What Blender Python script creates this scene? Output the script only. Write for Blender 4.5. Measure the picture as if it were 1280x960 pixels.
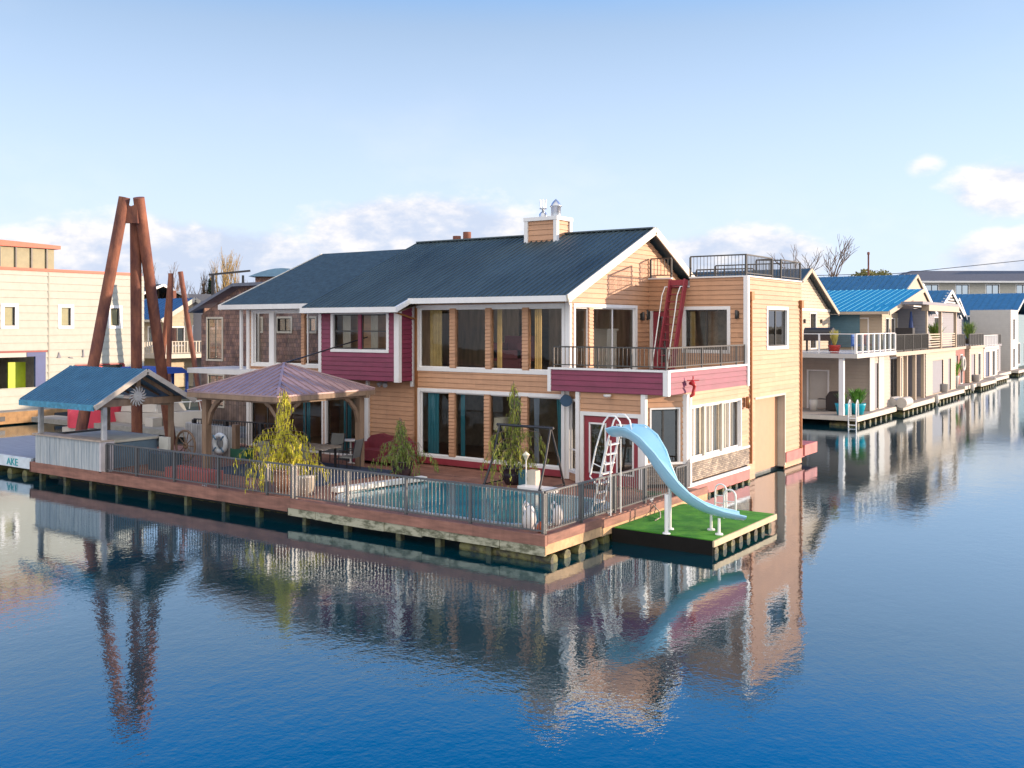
import bpy, bmesh, math, random
from mathutils import Vector, Matrix
random.seed(7)
R = math.radians
for o in list(bpy.data.objects): bpy.data.objects.remove(o)
sc = bpy.context.scene
COL = sc.collection
# ------------------------------------------------------------ camera
YAW = R(34.95)
cam = bpy.data.objects.new('camera', bpy.data.cameras.new('camera')); COL.objects.link(cam)
cam.location = (12.25, -18.89, 5.4); cam.rotation_euler = (R(90), 0, YAW)
cam.data.sensor_width = 36; cam.data.lens = 36*1245/1280
cam.data.shift_y = -74/1280; cam.data.clip_end = 6000; cam.data.clip_start = .1
sc.camera = cam
sc.render.resolution_x = 1024; sc.render.resolution_y = 768
# ------------------------------------------------------------ light
SUNAZ, SUNEL = math.atan2(1.0, .82), R(9.0)
W = bpy.data.worlds.new('World'); sc.world = W; W.use_nodes = True
nt = W.node_tree; nt.nodes.clear()
def N(t, **k):
    n = nt.nodes.new(t)
    for a, b in k.items():
        if a == 'inp':
            for i, v in b.items():
                if hasattr(v, 'links') or isinstance(v, bpy.types.NodeSocket): nt.links.new(v, n.inputs[i])
                else: n.inputs[i].default_value = v
        else: setattr(n, a, b)
    return n
def M_(op, a, b=0.0, c=None, clamp=False):
    n = N('ShaderNodeMath', operation=op, use_clamp=clamp)
    for i, v in enumerate((a, b, c)):
        if v is None: continue
        if isinstance(v, bpy.types.NodeSocket): nt.links.new(v, n.inputs[i])
        else: n.inputs[i].default_value = v
    return n.outputs[0]
def MR(v, a, b, c=0.0, d=1.0, smooth=True):
    n = N('ShaderNodeMapRange', interpolation_type='SMOOTHSTEP' if smooth else 'LINEAR')
    nt.links.new(v, n.inputs[0])
    for i, x in enumerate((a, b, c, d)): n.inputs[i+1].default_value = x
    return n.outputs[0]
sky = N('ShaderNodeTexSky', sky_type='NISHITA', sun_disc=False, sun_elevation=SUNEL, sun_rotation=SUNAZ,
        altitude=0, air_density=1.0, dust_density=.3, ozone_density=2.5)
tc = N('ShaderNodeTexCoord')
sep = N('ShaderNodeSeparateXYZ'); nt.links.new(tc.outputs['Generated'], sep.inputs[0])
el = M_('ARCSINE', sep.outputs[2]); az = M_('ARCTAN2', sep.outputs[0], sep.outputs[1])   # azimuth from +Y towards +X
mp = N('ShaderNodeMapping'); nt.links.new(tc.outputs['Generated'], mp.inputs[0]); mp.inputs['Scale'].default_value = (1, 1, 2.0)
n1 = N('ShaderNodeTexNoise', inp={'Scale': 9.0, 'Detail': 9.0, 'Roughness': .58}); nt.links.new(mp.outputs[0], n1.inputs[0])
n2 = N('ShaderNodeTexNoise', inp={'Scale': 26.0, 'Detail': 6.0, 'Roughness': .6}); nt.links.new(mp.outputs[0], n2.inputs[0])
n3 = N('ShaderNodeTexNoise', inp={'Scale': 3.2, 'Detail': 5.0, 'Roughness': .5}); nt.links.new(mp.outputs[0], n3.inputs[0])
def blob(a0, e0, wa, we, k):      # a cloud bank: azimuth, elevation, half widths (degrees)
    x = M_('DIVIDE', M_('SUBTRACT', az, R(a0)), R(wa)); y = M_('DIVIDE', M_('SUBTRACT', el, R(e0)), R(we))
    r = M_('SQRT', M_('ADD', M_('MULTIPLY', x, x), M_('MULTIPLY', y, y)))
    return M_('MULTIPLY', MR(r, 1.0, .0), k)
banks = [(-53, 3.4, 17, 4.6, 1.0), (-40, 4.6, 12, 5.0, 1.3), (-22, 3.6, 9, 3.6, .95), (-8.6, 7.0, 6.0, 3.0, .85), (-12.5, 8.4, 2.5, 1.4, .55), (-7, 3.4, 9, 3.0, .85),
         (20, 5, 16, 4, .6), (60, 4, 20, 4, .6), (110, 5, 25, 4, .6), (160, 5, 20, 4, .6), (-100, 5, 22, 4, .6), (-150, 5, 20, 4, .6)]
d = None
for b in banks:
    v = blob(*b); d = v if d is None else M_('MAXIMUM', d, v)
dens = M_('ADD', M_('MULTIPLY', n1.outputs[0], 1.0), M_('MULTIPLY', n2.outputs[0], .35))
cl = MR(M_('ADD', dens, d), .98, 1.32)
wisp = MR(M_('ADD', n3.outputs[0], M_('MULTIPLY', n1.outputs[0], .3)), .62, 1.1, 0, .35)
cl = M_('MAXIMUM', cl, M_('MULTIPLY', wisp, MR(el, R(30), R(4))))
lit = MR(M_('ADD', M_('MULTIPLY', n2.outputs[0], .8), M_('ADD', M_('MULTIPLY', n1.outputs[0], .9), M_('MULTIPLY', el, 2.2))), .85, 1.25)
ccol = N('ShaderNodeMix', data_type='RGBA'); nt.links.new(lit, ccol.inputs[0])
ccol.inputs[6].default_value = (2.9, 3.3, 4.1, 1); ccol.inputs[7].default_value = (5.0, 4.75, 4.6, 1)
# the sky itself, a little veiled towards the horizon by thin high haze
veil = N('ShaderNodeMix', data_type='RGBA'); nt.links.new(MR(el, R(30), R(-2), 0, .93), veil.inputs[0])
nt.links.new(sky.outputs[0], veil.inputs[6]); veil.inputs[7].default_value = (3.45, 3.95, 4.8, 1)
tint = N('ShaderNodeMix', data_type='RGBA', blend_type='MULTIPLY'); tint.inputs[0].default_value = 1
nt.links.new(veil.outputs[2], tint.inputs[6]); tint.inputs[7].default_value = (1.04, 1.06, 1.12, 1)
mx = N('ShaderNodeMix', data_type='RGBA'); nt.links.new(cl, mx.inputs[0]); nt.links.new(tint.outputs[2], mx.inputs[6]); nt.links.new(ccol.outputs[2], mx.inputs[7])
up_ = N('ShaderNodeMix', data_type='RGBA', blend_type='MULTIPLY'); nt.links.new(MR(el, R(16), R(25.5)), up_.inputs[0]); nt.links.new(mx.outputs[2], up_.inputs[6]); up_.inputs[7].default_value = (.02, 1.05, 1.95, 1)
# unseen sky opposite the view made bright white, added to fill the shaded fronts
dt = N('ShaderNodeVectorMath', operation='DOT_PRODUCT'); nt.links.new(tc.outputs['Generated'], dt.inputs[0]); dt.inputs[1].default_value = (.50, -.82, .25)
bank = MR(M_('ADD', dt.outputs['Value'], M_('MULTIPLY', n1.outputs[0], .25)), .15, .75)
b2 = N('ShaderNodeMix', data_type='RGBA'); nt.links.new(bank, b2.inputs[0]); nt.links.new(up_.outputs[2], b2.inputs[6]); b2.inputs[7].default_value = (7.0, 6.8, 6.7, 1)
bg = N('ShaderNodeBackground'); bg.inputs[1].default_value = .1; nt.links.new(b2.outputs[2], bg.inputs[0])
wo = N('ShaderNodeOutputWorld'); nt.links.new(bg.outputs[0], wo.inputs[0])
sl = bpy.data.lights.new('sun', 'SUN'); sl.energy = 3.2; sl.angle = R(.6); sl.color = (1.0, .76, .56)
so = bpy.data.objects.new('sun', sl); COL.objects.link(so)
dsun = Vector((math.sin(SUNAZ)*math.cos(SUNEL), math.cos(SUNAZ)*math.cos(SUNEL), math.sin(SUNEL)))
so.rotation_euler = dsun.to_track_quat('Z', 'Y').to_euler(); so.location = (30, 20, 30)
vs = sc.view_settings; vs.view_transform = 'Standard'; vs.look = 'None'; vs.gamma = 1; vs.exposure = 1.2; vs.use_curve_mapping = False
# ------------------------------------------------------------ materials
MC = {}
def mat(name, col, rough=.6, metal=0, var=.12, scale=3.0, bump=0.0, bscale=20, stretch=(1, 1, 1), col2=None, mix=(.4, .6), spec=None, emit=None):
    if name in MC: return MC[name]
    m = bpy.data.materials.new(name); m.use_nodes = True; t = m.node_tree; b = t.nodes['Principled BSDF']
    b.inputs['Roughness'].default_value = rough; b.inputs['Metallic'].default_value = metal
    if spec is not None: b.inputs['Specular IOR Level'].default_value = spec
    tc = t.nodes.new('ShaderNodeTexCoord'); mp = t.nodes.new('ShaderNodeMapping'); t.links.new(tc.outputs['Object'], mp.inputs[0])
    mp.inputs['Scale'].default_value = stretch
    no = t.nodes.new('ShaderNodeTexNoise'); no.inputs['Scale'].default_value = scale; no.inputs['Detail'].default_value = 6; no.inputs['Roughness'].default_value = .62
    t.links.new(mp.outputs[0], no.inputs[0])
    rp = t.nodes.new('ShaderNodeValToRGB'); t.links.new(no.outputs[0], rp.inputs[0])
    if col2 is None:
        c1 = [x*(1-var) for x in col]; c2 = [min(1, x*(1+var)) for x in col]; rp.color_ramp.elements[0].position = .3; rp.color_ramp.elements[1].position = .7
    else:
        c1, c2 = col, col2; rp.color_ramp.elements[0].position = mix[0]; rp.color_ramp.elements[1].position = mix[1]
    rp.color_ramp.elements[0].color = (*c1, 1); rp.color_ramp.elements[1].color = (*c2, 1)
    t.links.new(rp.outputs[0], b.inputs['Base Color'])
    if bump:
        nb = t.nodes.new('ShaderNodeTexNoise'); nb.inputs['Scale'].default_value = bscale; nb.inputs['Detail'].default_value = 4
        t.links.new(mp.outputs[0], nb.inputs[0])
        bp = t.nodes.new('ShaderNodeBump'); bp.inputs['Strength'].default_value = 1; bp.inputs['Distance'].default_value = bump
        t.links.new(nb.outputs[0], bp.inputs['Height']); t.links.new(bp.outputs[0], b.inputs['Normal'])
    if emit: b.inputs['Emission Color'].default_value = (*emit[0], 1); b.inputs['Emission Strength'].default_value = emit[1]
    MC[name] = m; return m
def brickmat(name, c1, c2, mortar, sx, sy, ms=.01, rough=.7, plane='xy', off=.5, bump=.004, noise=.25):
    """planks / shingles / stones as a brick pattern; bricks run along the mapped X axis"""
    if name in MC: return MC[name]
    m = bpy.data.materials.new(name); m.use_nodes = True; t = m.node_tree; b = t.nodes['Principled BSDF']; b.inputs['Roughness'].default_value = rough
    tc = t.nodes.new('ShaderNodeTexCoord'); sp_ = t.nodes.new('ShaderNodeSeparateXYZ'); mp = t.nodes.new('ShaderNodeCombineXYZ'); t.links.new(tc.outputs['Object'], sp_.inputs[0])
    for k_, c_ in enumerate(plane): t.links.new(sp_.outputs['xyz'.index(c_)], mp.inputs[k_])
    t.links.new(sp_.outputs[[c for c in (0, 1, 2) if 'xyz'[c] not in plane][0]], mp.inputs[2])
    br = t.nodes.new('ShaderNodeTexBrick'); t.links.new(mp.outputs[0], br.inputs[0])
    br.inputs['Color1'].default_value = (*c1, 1); br.inputs['Color2'].default_value = (*c2, 1); br.inputs['Mortar'].default_value = (*mortar, 1)
    br.inputs['Scale'].default_value = 1; br.inputs['Mortar Size'].default_value = ms; br.inputs['Brick Width'].default_value = sx; br.inputs['Row Height'].default_value = sy
    br.inputs['Mortar Smooth'].default_value = .1; br.inputs['Bias'].default_value = 0; br.offset = off
    no = t.nodes.new('ShaderNodeTexNoise'); no.inputs['Scale'].default_value = 2.5; no.inputs['Detail'].default_value = 7; t.links.new(mp.outputs[0], no.inputs[0])
    mr = t.nodes.new('ShaderNodeMapRange'); t.links.new(no.outputs[0], mr.inputs[0]); mr.inputs[1].default_value = .3; mr.inputs[2].default_value = .7; mr.inputs[3].default_value = 1-noise; mr.inputs[4].default_value = 1+noise
    mm = t.nodes.new('ShaderNodeMix'); mm.data_type = 'RGBA'; mm.blend_type = 'MULTIPLY'; mm.inputs[0].default_value = 1
    t.links.new(br.outputs[0], mm.inputs[6]); t.links.new(mr.outputs[0], mm.inputs[7]); t.links.new(mm.outputs[2], b.inputs['Base Color'])
    bp = t.nodes.new('ShaderNodeBump'); bp.inputs['Distance'].default_value = bump; bp.invert = True; t.links.new(br.outputs['Fac'], bp.inputs['Height']); t.links.new(bp.outputs[0], b.inputs['Normal'])
    MC[name] = m; return m
def glassmat(name, tint=(.75, .8, .8), refl=1.0, amount=None):
    if name in MC: return MC[name]
    m = bpy.data.materials.new(name); m.use_nodes = True; t = m.node_tree; t.nodes.clear()
    o = t.nodes.new('ShaderNodeOutputMaterial'); mx = t.nodes.new('ShaderNodeMixShader'); tr = t.nodes.new('ShaderNodeBsdfTransparent'); gl = t.nodes.new('ShaderNodeBsdfGlossy')
    tr.inputs[0].default_value = (*tint, 1); gl.inputs['Roughness'].default_value = .015; gl.inputs[0].default_value = (refl, refl, refl, 1)
    lw = t.nodes.new('ShaderNodeFresnel'); lw.inputs[0].default_value = 1.38
    nb = t.nodes.new('ShaderNodeTexNoise'); nb.inputs['Scale'].default_value = 1.3; tc = t.nodes.new('ShaderNodeTexCoord'); t.links.new(tc.outputs['Object'], nb.inputs[0])
    bp = t.nodes.new('ShaderNodeBump'); bp.inputs['Distance'].default_value = .0015; t.links.new(nb.outputs[0], bp.inputs['Height']); t.links.new(bp.outputs[0], gl.inputs['Normal'])
    if amount is None: t.links.new(lw.outputs[0], mx.inputs[0])
    else:
        ad = t.nodes.new('ShaderNodeMath'); ad.operation = 'ADD'; ad.use_clamp = True; t.links.new(lw.outputs[0], ad.inputs[0]); ad.inputs[1].default_value = amount; t.links.new(ad.outputs[0], mx.inputs[0])
    t.links.new(tr.outputs[0], mx.inputs[1]); t.links.new(gl.outputs[0], mx.inputs[2]); t.links.new(mx.outputs[0], o.inputs[0])
    MC[name] = m; return m
TAN = mat('tan lap siding', (.50, .27, .15), .55, var=.10, scale=1.6, stretch=(1, 1, 6))
MAR = mat('maroon lap siding', (.20, .028, .065), .5, var=.15, scale=1.4, stretch=(1, 1, 5))
MARF = mat('maroon painted timber', (.26, .03, .045), .5, var=.12)
WHITE = mat('white trim paint', (.74, .72, .70), .45, var=.05, scale=1.0)
CREAM = mat('cream siding', (.52, .47, .39), .6, var=.05)
COPPER = mat('copper downspout', (.33, .15, .06), .4, .5, var=.2)
BLACKM = mat('black painted metal', (.035, .035, .04), .4, .3)
RAILM = mat('bronze grey railing metal', (.115, .115, .115), .4, .3, var=.12)
ROOF = mat('dark green ribbed metal roof', (.055, .082, .092), .5, .0, var=.35, scale=.8, stretch=(1, .3, .3))
ROOF2 = mat('dark green mossy shingle', (.038, .064, .074), .75, var=.4, scale=5, bump=.02, bscale=25)
GLASS = glassmat('window glass', (.92, .94, .94))
GLASSR = glassmat('window glass with daylight mirrored in it', (.45, .5, .5), 1.0, .10)
DARKF = mat('dark bronze window sash', (.05, .048, .045), .4, .2)
DECKM = brickmat('red brown deck planks', (.25, .11, .07), (.31, .145, .095), (.06, .03, .025), 3.6, .14, .008)
FASC = mat('weathered red brown fascia', (.25, .115, .08), .7, var=.35, scale=2, stretch=(.6, .6, 4), bump=.004)
PALEC = mat('stained pale timber edge', (.40, .38, .27), .8, col2=(.12, .12, .07), scale=3.5, stretch=(1, 1, 2.5), mix=(.45, .62))
LOGM = mat('shade-darkened mossy float log', (.035, .03, .02), .6, col2=(.16, .15, .05), scale=4, bump=.02)  # base darkened to stand for the shade under the decks, with mossy patches
STONE = brickmat('stacked stone veneer', (.42, .34, .25), (.20, .16, .13), (.13, .11, .09), .14, .06, .006, plane='yz', bump=.02, noise=.35)
STONEF = brickmat('stacked stone veneer front', (.42, .34, .25), (.20, .16, .13), (.13, .11, .09), .17, .07, .006, plane='xz', bump=.02, noise=.35)
TURF = mat('artificial turf', (.035, .24, .012), .95, col2=(.09, .36, .02), scale=2.2, bump=.03, bscale=160)
SLIDE = mat('light blue moulded plastic', (.36, .64, .80), .28, var=.05, scale=1.5, spec=.5)
WHM = mat('white enamelled tube', (.78, .77, .74), .3, var=.04)
POOLW = mat('pool liner water', (.015, .15, .20), .12, col2=(.03, .23, .26), scale=1.2, bump=.004, bscale=5)
CEDAR = mat('gazebo cedar timber', (.25, .165, .11), .7, var=.25, scale=3, stretch=(2, 2, .5))
GREYW = brickmat('grey fence boards', (.36, .36, .36), (.46, .45, .44), (.12, .12, .12), 4, .14, .01, plane='zx', noise=.35)
BRONZER = mat('bronze standing seam roof', (.36, .245, .245), .42, .3, var=.15)
BLUER = mat("blue metal roof", (.075, .17, .24), .4, .2, var=.18, scale=2)
AQUAR = mat('aqua blue metal roof', (.01, .27, .42), .4, .2, var=.1)
RUST = mat('rusted steel pile', (.27, .10, .055), .8, col2=(.10, .035, .03), scale=2.6, bump=.012, stretch=(1, 1, .35), mix=(.35, .65))
CONC = mat('concrete float', (.26, .25, .23), .85, var=.2)
SHING = brickmat('brown cedar shingles', (.27, .15, .11), (.15, .09, .085), (.06, .04, .035), .17, .19, .008, plane='xz', noise=.45)
SHINGX = brickmat('brown cedar shingles side', (.27, .15, .11), (.15, .09, .085), (.06, .04, .035), .17, .19, .008, plane='yz', noise=.45)
TEAL = mat('teal curtain cloth', (.05, .24, .30), .9, var=.15, scale=2, stretch=(8, 8, .3))
WOODIN = mat('warm interior timber', (.50, .36, .24), .6, var=.35, scale=2, stretch=(3, 3, .4))
INWALL = mat('cream interior wall', (.75, .62, .46), .8, var=.1)
INFLOOR = mat('interior floor', (.30, .19, .11), .6, var=.2)
LEAFY = mat('yellow green weeping foliage', (.40, .37, .02), .7, col2=(.62, .54, .03), scale=5)
LEAFG = mat('green weeping foliage', (.09, .15, .03), .75, col2=(.22, .27, .05), scale=5)
BARK = mat('bare brown bark', (.16, .11, .08), .9, var=.25)
def boardwise(m, h=.165, amp=.10, streak=.16):
    """each board painted a touch differently, ends butting at random, faint vertical weather streaks"""
    t = m.node_tree; b = t.nodes['Principled BSDF']; src = b.inputs['Base Color'].links[0].from_socket
    def nd(ty, **k):
        n = t.nodes.new(ty)
        for a, v in k.items(): setattr(n, a, v)
        return n
    def mth(op, a, v=None):
        n = nd('ShaderNodeMath', operation=op); t.links.new(a, n.inputs[0])
        if v is not None:
            if isinstance(v, bpy.types.NodeSocket): t.links.new(v, n.inputs[1])
            else: n.inputs[1].default_value = v
        return n.outputs[0]
    tc = nd('ShaderNodeTexCoord'); sp = nd('ShaderNodeSeparateXYZ'); t.links.new(tc.outputs['Object'], sp.inputs[0])
    row = mth('FLOOR', mth('DIVIDE', sp.outputs[2], h)); wn = nd('ShaderNodeTexWhiteNoise', noise_dimensions='1D'); t.links.new(row, wn.inputs['W'])
    along = mth('ADD', mth('ADD', sp.outputs[0], sp.outputs[1]), mth('MULTIPLY', wn.outputs[0], 9.0)); seg = mth('FLOOR', mth('DIVIDE', along, 3.1))
    w2 = nd('ShaderNodeTexWhiteNoise', noise_dimensions='2D'); cb = nd('ShaderNodeCombineXYZ'); t.links.new(row, cb.inputs[0]); t.links.new(seg, cb.inputs[1]); t.links.new(cb.outputs[0], w2.inputs['Vector'])
    mp = nd('ShaderNodeMapping'); mp.inputs['Scale'].default_value = (5, 5, .35); t.links.new(tc.outputs['Object'], mp.inputs[0])
    ns = nd('ShaderNodeTexNoise'); ns.inputs['Scale'].default_value = 1.0; ns.inputs['Detail'].default_value = 6; ns.inputs['Roughness'].default_value = .7; t.links.new(mp.outputs[0], ns.inputs[0])
    f = mth('ADD', mth('ADD', mth('MULTIPLY', mth('SUBTRACT', w2.outputs[0], .5), amp*2), mth('MULTIPLY', mth('SUBTRACT', ns.outputs[0], .5), streak*2)), 1.0)
    mx = nd('ShaderNodeMix', data_type='RGBA', blend_type='MULTIPLY'); mx.inputs[0].default_value = 1; t.links.new(src, mx.inputs[6]); t.links.new(f, mx.inputs[7]); t.links.new(mx.outputs[2], b.inputs['Base Color'])
boardwise(TAN); boardwise(MAR, h=.17); boardwise(WHITE, h=50, amp=0, streak=.10); boardwise(CREAM, h=.42, amp=.04); boardwise(RUST, h=1.9, amp=.10, streak=.45); boardwise(ROOF, h=50, amp=0, streak=.25); boardwise(FASC, h=50, amp=.12, streak=.3)
# ------------------------------------------------------------ mesh helpers
class MB:
    def __init__(s): s.v = []; s.f = []; s.sm = []
    def add(s, vs, fs, smooth=False):
        n = len(s.v); s.v += [tuple(p) for p in vs]
        for f in fs: s.f.append([i+n for i in f]); s.sm.append(smooth)
        return s
    def hexa(s, p):   # 8 points: bottom 4 ccw, top 4
        return s.add(p, [(3, 2, 1, 0), (4, 5, 6, 7), (0, 1, 5, 4), (1, 2, 6, 5), (2, 3, 7, 6), (3, 0, 4, 7)])
    def box(s, x0, x1, y0, y1, z0, z1):
        return s.hexa([(x0, y0, z0), (x1, y0, z0), (x1, y1, z0), (x0, y1, z0), (x0, y0, z1), (x1, y0, z1), (x1, y1, z1), (x0, y1, z1)])
    def quad(s, a, b, c, d): return s.add([a, b, c, d], [(0, 1, 2, 3)])
    def prism(s, pts, vec):   # extrude a polygon
        n = len(pts); v = Vector(vec); p2 = [Vector(p)+v for p in pts]
        return s.add(list(pts)+p2, [tuple(range(n))[::-1], tuple(range(n, 2*n))]+[(i, (i+1) % n, n+(i+1) % n, n+i) for i in range(n)])
    def bar(s, a, b, w, h, up=(0, 0, 1)):
        a, b = Vector(a), Vector(b); t = (b-a).normalized(); u = Vector(up)
        if abs(t.dot(u)) > .98: u = Vector((1, 0, 0))
        r = t.cross(u).normalized()*w/2; u = r.cross(t).normalized()*h/2
        return s.hexa([a-r-u, a+r-u, b+r-u, b-r-u, a-r+u, a+r+u, b+r+u, b-r+u])
    def tube(s, pts, r, n=8, cap=True):
        pts = [Vector(p) for p in pts]; rs = r if isinstance(r, (list, tuple)) else [r]*len(pts); rings = []
        pu = None
        for i, p in enumerate(pts):
            t = (pts[min(i+1, len(pts)-1)]-pts[max(i-1, 0)]).normalized()
            if pu is None:
                pu = t.orthogonal().normalized()
            pu = (pu-t*pu.dot(t)).normalized(); w = t.cross(pu)
            rings.append([p+(pu*math.cos(a)+w*math.sin(a))*rs[i] for a in [2*math.pi*k/n for k in range(n)]])
        vs = [q for rg in rings for q in rg]; fs = []
        for i in range(len(pts)-1):
            for k in range(n): fs.append((i*n+k, i*n+(k+1) % n, (i+1)*n+(k+1) % n, (i+1)*n+k))
        s.add(vs, fs, True)
        if cap: s.add(rings[0], [tuple(range(n))[::-1]]); s.add(rings[-1], [tuple(range(n))])
        return s
    def lathe(s, prof, c, n=20):
        c = Vector(c); vs = []; fs = []
        for r, z in prof:
            for k in range(n):
                a = 2*math.pi*k/n; vs.append(c+Vector((r*math.cos(a), r*math.sin(a), z)))
        for i in range(len(prof)-1):
            for k in range(n): fs.append((i*n+k, i*n+(k+1) % n, (i+1)*n+(k+1) % n, (i+1)*n+k))
        return s.add(vs, fs, True)
    def build(s, name, m, parent=None, lab=None):
        me = bpy.data.meshes.new(name); me.from_pydata(s.v, [], s.f); me.update()
        for p, sm in zip(me.polygons, s.sm): p.use_smooth = sm
        me.materials.append(m)
        o = bpy.data.objects.new(name, me); COL.objects.link(o)
        if parent is not None:
            o.parent = parent; P = parent; off = Vector((0, 0, 0))
            if parent.get('_base') is not None: off = Vector(parent['_base'])
            o.matrix_parent_inverse = Matrix.Translation(-off)
        if lab: o['label'] = lab
        return o
class PC(MB):
    """every piece added becomes an object of its own"""
    def __init__(s, name, m, par=None): super().__init__(); s.a_ = (name, m, par); s.out = []
    def add(s, vs, fs, smooth=False):
        b = MB(); MB.add(b, vs, fs, smooth); s.out.append(b.build(*s.a_)); return s
    def build(s, *a, **k): return s.out[0] if s.out else None
def thing(name, label, cat, loc, group=None):
    o = bpy.data.objects.new(name, None); COL.objects.link(o); o.location = loc; o.empty_display_size = .3
    o['label'] = label; o['category'] = cat; o['_base'] = tuple(float(x) for x in loc)
    if group: o['group'] = group
    return o
def tag(o, label, cat, group=None):
    o['label'] = label; o['category'] = cat
    if group: o['group'] = group
    return o
def struct(o, kind='structure'): o['kind'] = kind; return o
def dup(root, loc, label=None, rz=0, sc_=1):
    r = root.copy(); COL.objects.link(r); r.location = loc; r.rotation_euler = (0, 0, rz); r.scale = (sc_,)*3
    if label: r['label'] = label
    for ch in list(root.children):
        c = ch.copy(); COL.objects.link(c); c.parent = r
        for g in list(ch.children):
            k = g.copy(); COL.objects.link(k); k.parent = c
    return r
class WL:
    """a wall line: p0->p1 in plan, outward normal on the right-hand side"""
    def __init__(s, p0, p1):
        s.p0 = Vector((*p0, 0)); s.d = Vector((p1[0]-p0[0], p1[1]-p0[1], 0)); s.L = s.d.length; s.d.normalize(); s.n = Vector((s.d.y, -s.d.x, 0))
    def pt(s, u, o, z): return s.p0+s.d*u+s.n*o+Vector((0, 0, z))
    def box(s, mb, u0, u1, o0, o1, z0, z1):
        P = s.pt; return mb.hexa([P(u0, o1, z0), P(u1, o1, z0), P(u1, o0, z0), P(u0, o0, z0), P(u0, o1, z1), P(u1, o1, z1), P(u1, o0, z1), P(u0, o0, z1)])
    def siding(s, mb, z0, z1, holes=(), u0=0, u1=None, lim=None, board=.165, gap=.019, thick=.022):
        u1 = s.L if u1 is None else u1
        z = z0
        while z < z1-1e-4:
            zt = min(z+board, z1)
            cuts = sorted({z, zt} | {h[2] for h in holes if z < h[2] < zt} | {h[3] for h in holes if z < h[3] < zt})
            for a, b in zip(cuts[:-1], cuts[1:]):
                zm = (a+b)/2; segs = [(u0, u1)]
                for h in holes:
                    if h[2] <= zm <= h[3]:
                        ns = []
                        for p, q in segs:
                            if h[1] <= p or h[0] >= q: ns.append((p, q)); continue
                            if h[0] > p: ns.append((p, h[0]))
                            if h[1] < q: ns.append((h[1], q))
                        segs = ns
                for p, q in segs:
                    pa, qa, pb, qb = p, q, p, q
                    if lim:
                        la, lb = lim(a), lim(b); pa = max(p, la[0]); qa = min(q, la[1]); pb = max(p, lb[0]); qb = min(q, lb[1])
                        if qa-pa < .02: continue
                        if qb < pb: pb = qb = (pb+qb)/2
                    fa = (a-z)/board; fb = (b-z)/board; g = gap if a == z else 0
                    oa = .003+thick*(1-fa); ob = .003+thick*(1-fb)
                    P = s.pt
                    mb.quad(P(pa, oa, a+g), P(qa, oa, a+g), P(qb, ob, b), P(pb, ob, b))
                    if g: mb.quad(P(pa, -.01, a+g), P(qa, -.01, a+g), P(qa, oa, a+g), P(pa, oa, a+g))
                    mb.quad(P(pa, -.01, a), P(qa, -.01, a), P(qb, -.01, b), P(pb, -.01, b))
            z = zt
        return mb
    def window(s, par, u0, u1, z0, z1, div=(), hdiv=(), trim=.1, fm=None, pane=None, sash=.045, name='window', rec=.06, tm=None, proud=.035):
        """outer trim, sash bars, panes"""
        tm = tm or WHITE; fm = fm or DARKF; pane = pane or GLASS
        f = MB(); t = trim
        if t > 0:
            s.box(f, u0-t, u1+t, .0, proud, z1, z1+t); s.box(f, u0-t, u1+t, .0, proud+.01, z0-t, z0)
            s.box(f, u0-t, u0, .0, proud, z0, z1); s.box(f, u1, u1+t, .0, proud, z0, z1)
            s.box(f, u0, u1, -.12, 0, z0-.02, z0); s.box(f, u0, u1, -.12, 0, z1, z1+.02)
            s.box(f, u0-.02, u0, -.12, 0, z0, z1); s.box(f, u1, u1+.02, -.12, 0, z0, z1)
            w = f.build(name, tm, par)
        else: w = None
        g = MB(); b = sash
        us = [u0]+list(div)+[u1]
        s.box(g, u0, u1, -rec-.04, -rec, z0, z0+b); s.box(g, u0, u1, -rec-.04, -rec, z1-b, z1)
        s.box(g, u0, u0+b, -rec-.04, -rec, z0+b, z1-b); s.box(g, u1-b, u1, -rec-.04, -rec, z0+b, z1-b)
        for d_ in div: s.box(g, d_-b*.6, d_+b*.6, -rec-.035, -rec+.005, z0+b, z1-b)
        for h in hdiv: s.box(g, u0+b, u1-b, -rec-.03, -rec+.008, h-b*.5, h+b*.5)
        sh = g.build('sash' if w else name, fm, w or par)
        p = MB(); P = s.pt; o = -rec-.02
        p.quad(P(u0+b, o, z0+b), P(u1-b, o, z0+b), P(u1-b, o, z1-b), P(u0+b, o, z1-b))
        if w or (par is not None and par.get('_base') is not None):
            p.build('pane', pane, w or sh)
        else: p.build('pane', pane, par)
        return w
def pickets(mb, a, b, z0, z1, gap=.125, r=.009):
    a, b = Vector(a), Vector(b); L = (b-a).length; n = max(1, int(L/gap))
    for i in range(1, n):
        p = a+(b-a)*i/n; mb.box(p.x-r, p.x+r, p.y-r, p.y+r, z0, z1)
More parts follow.
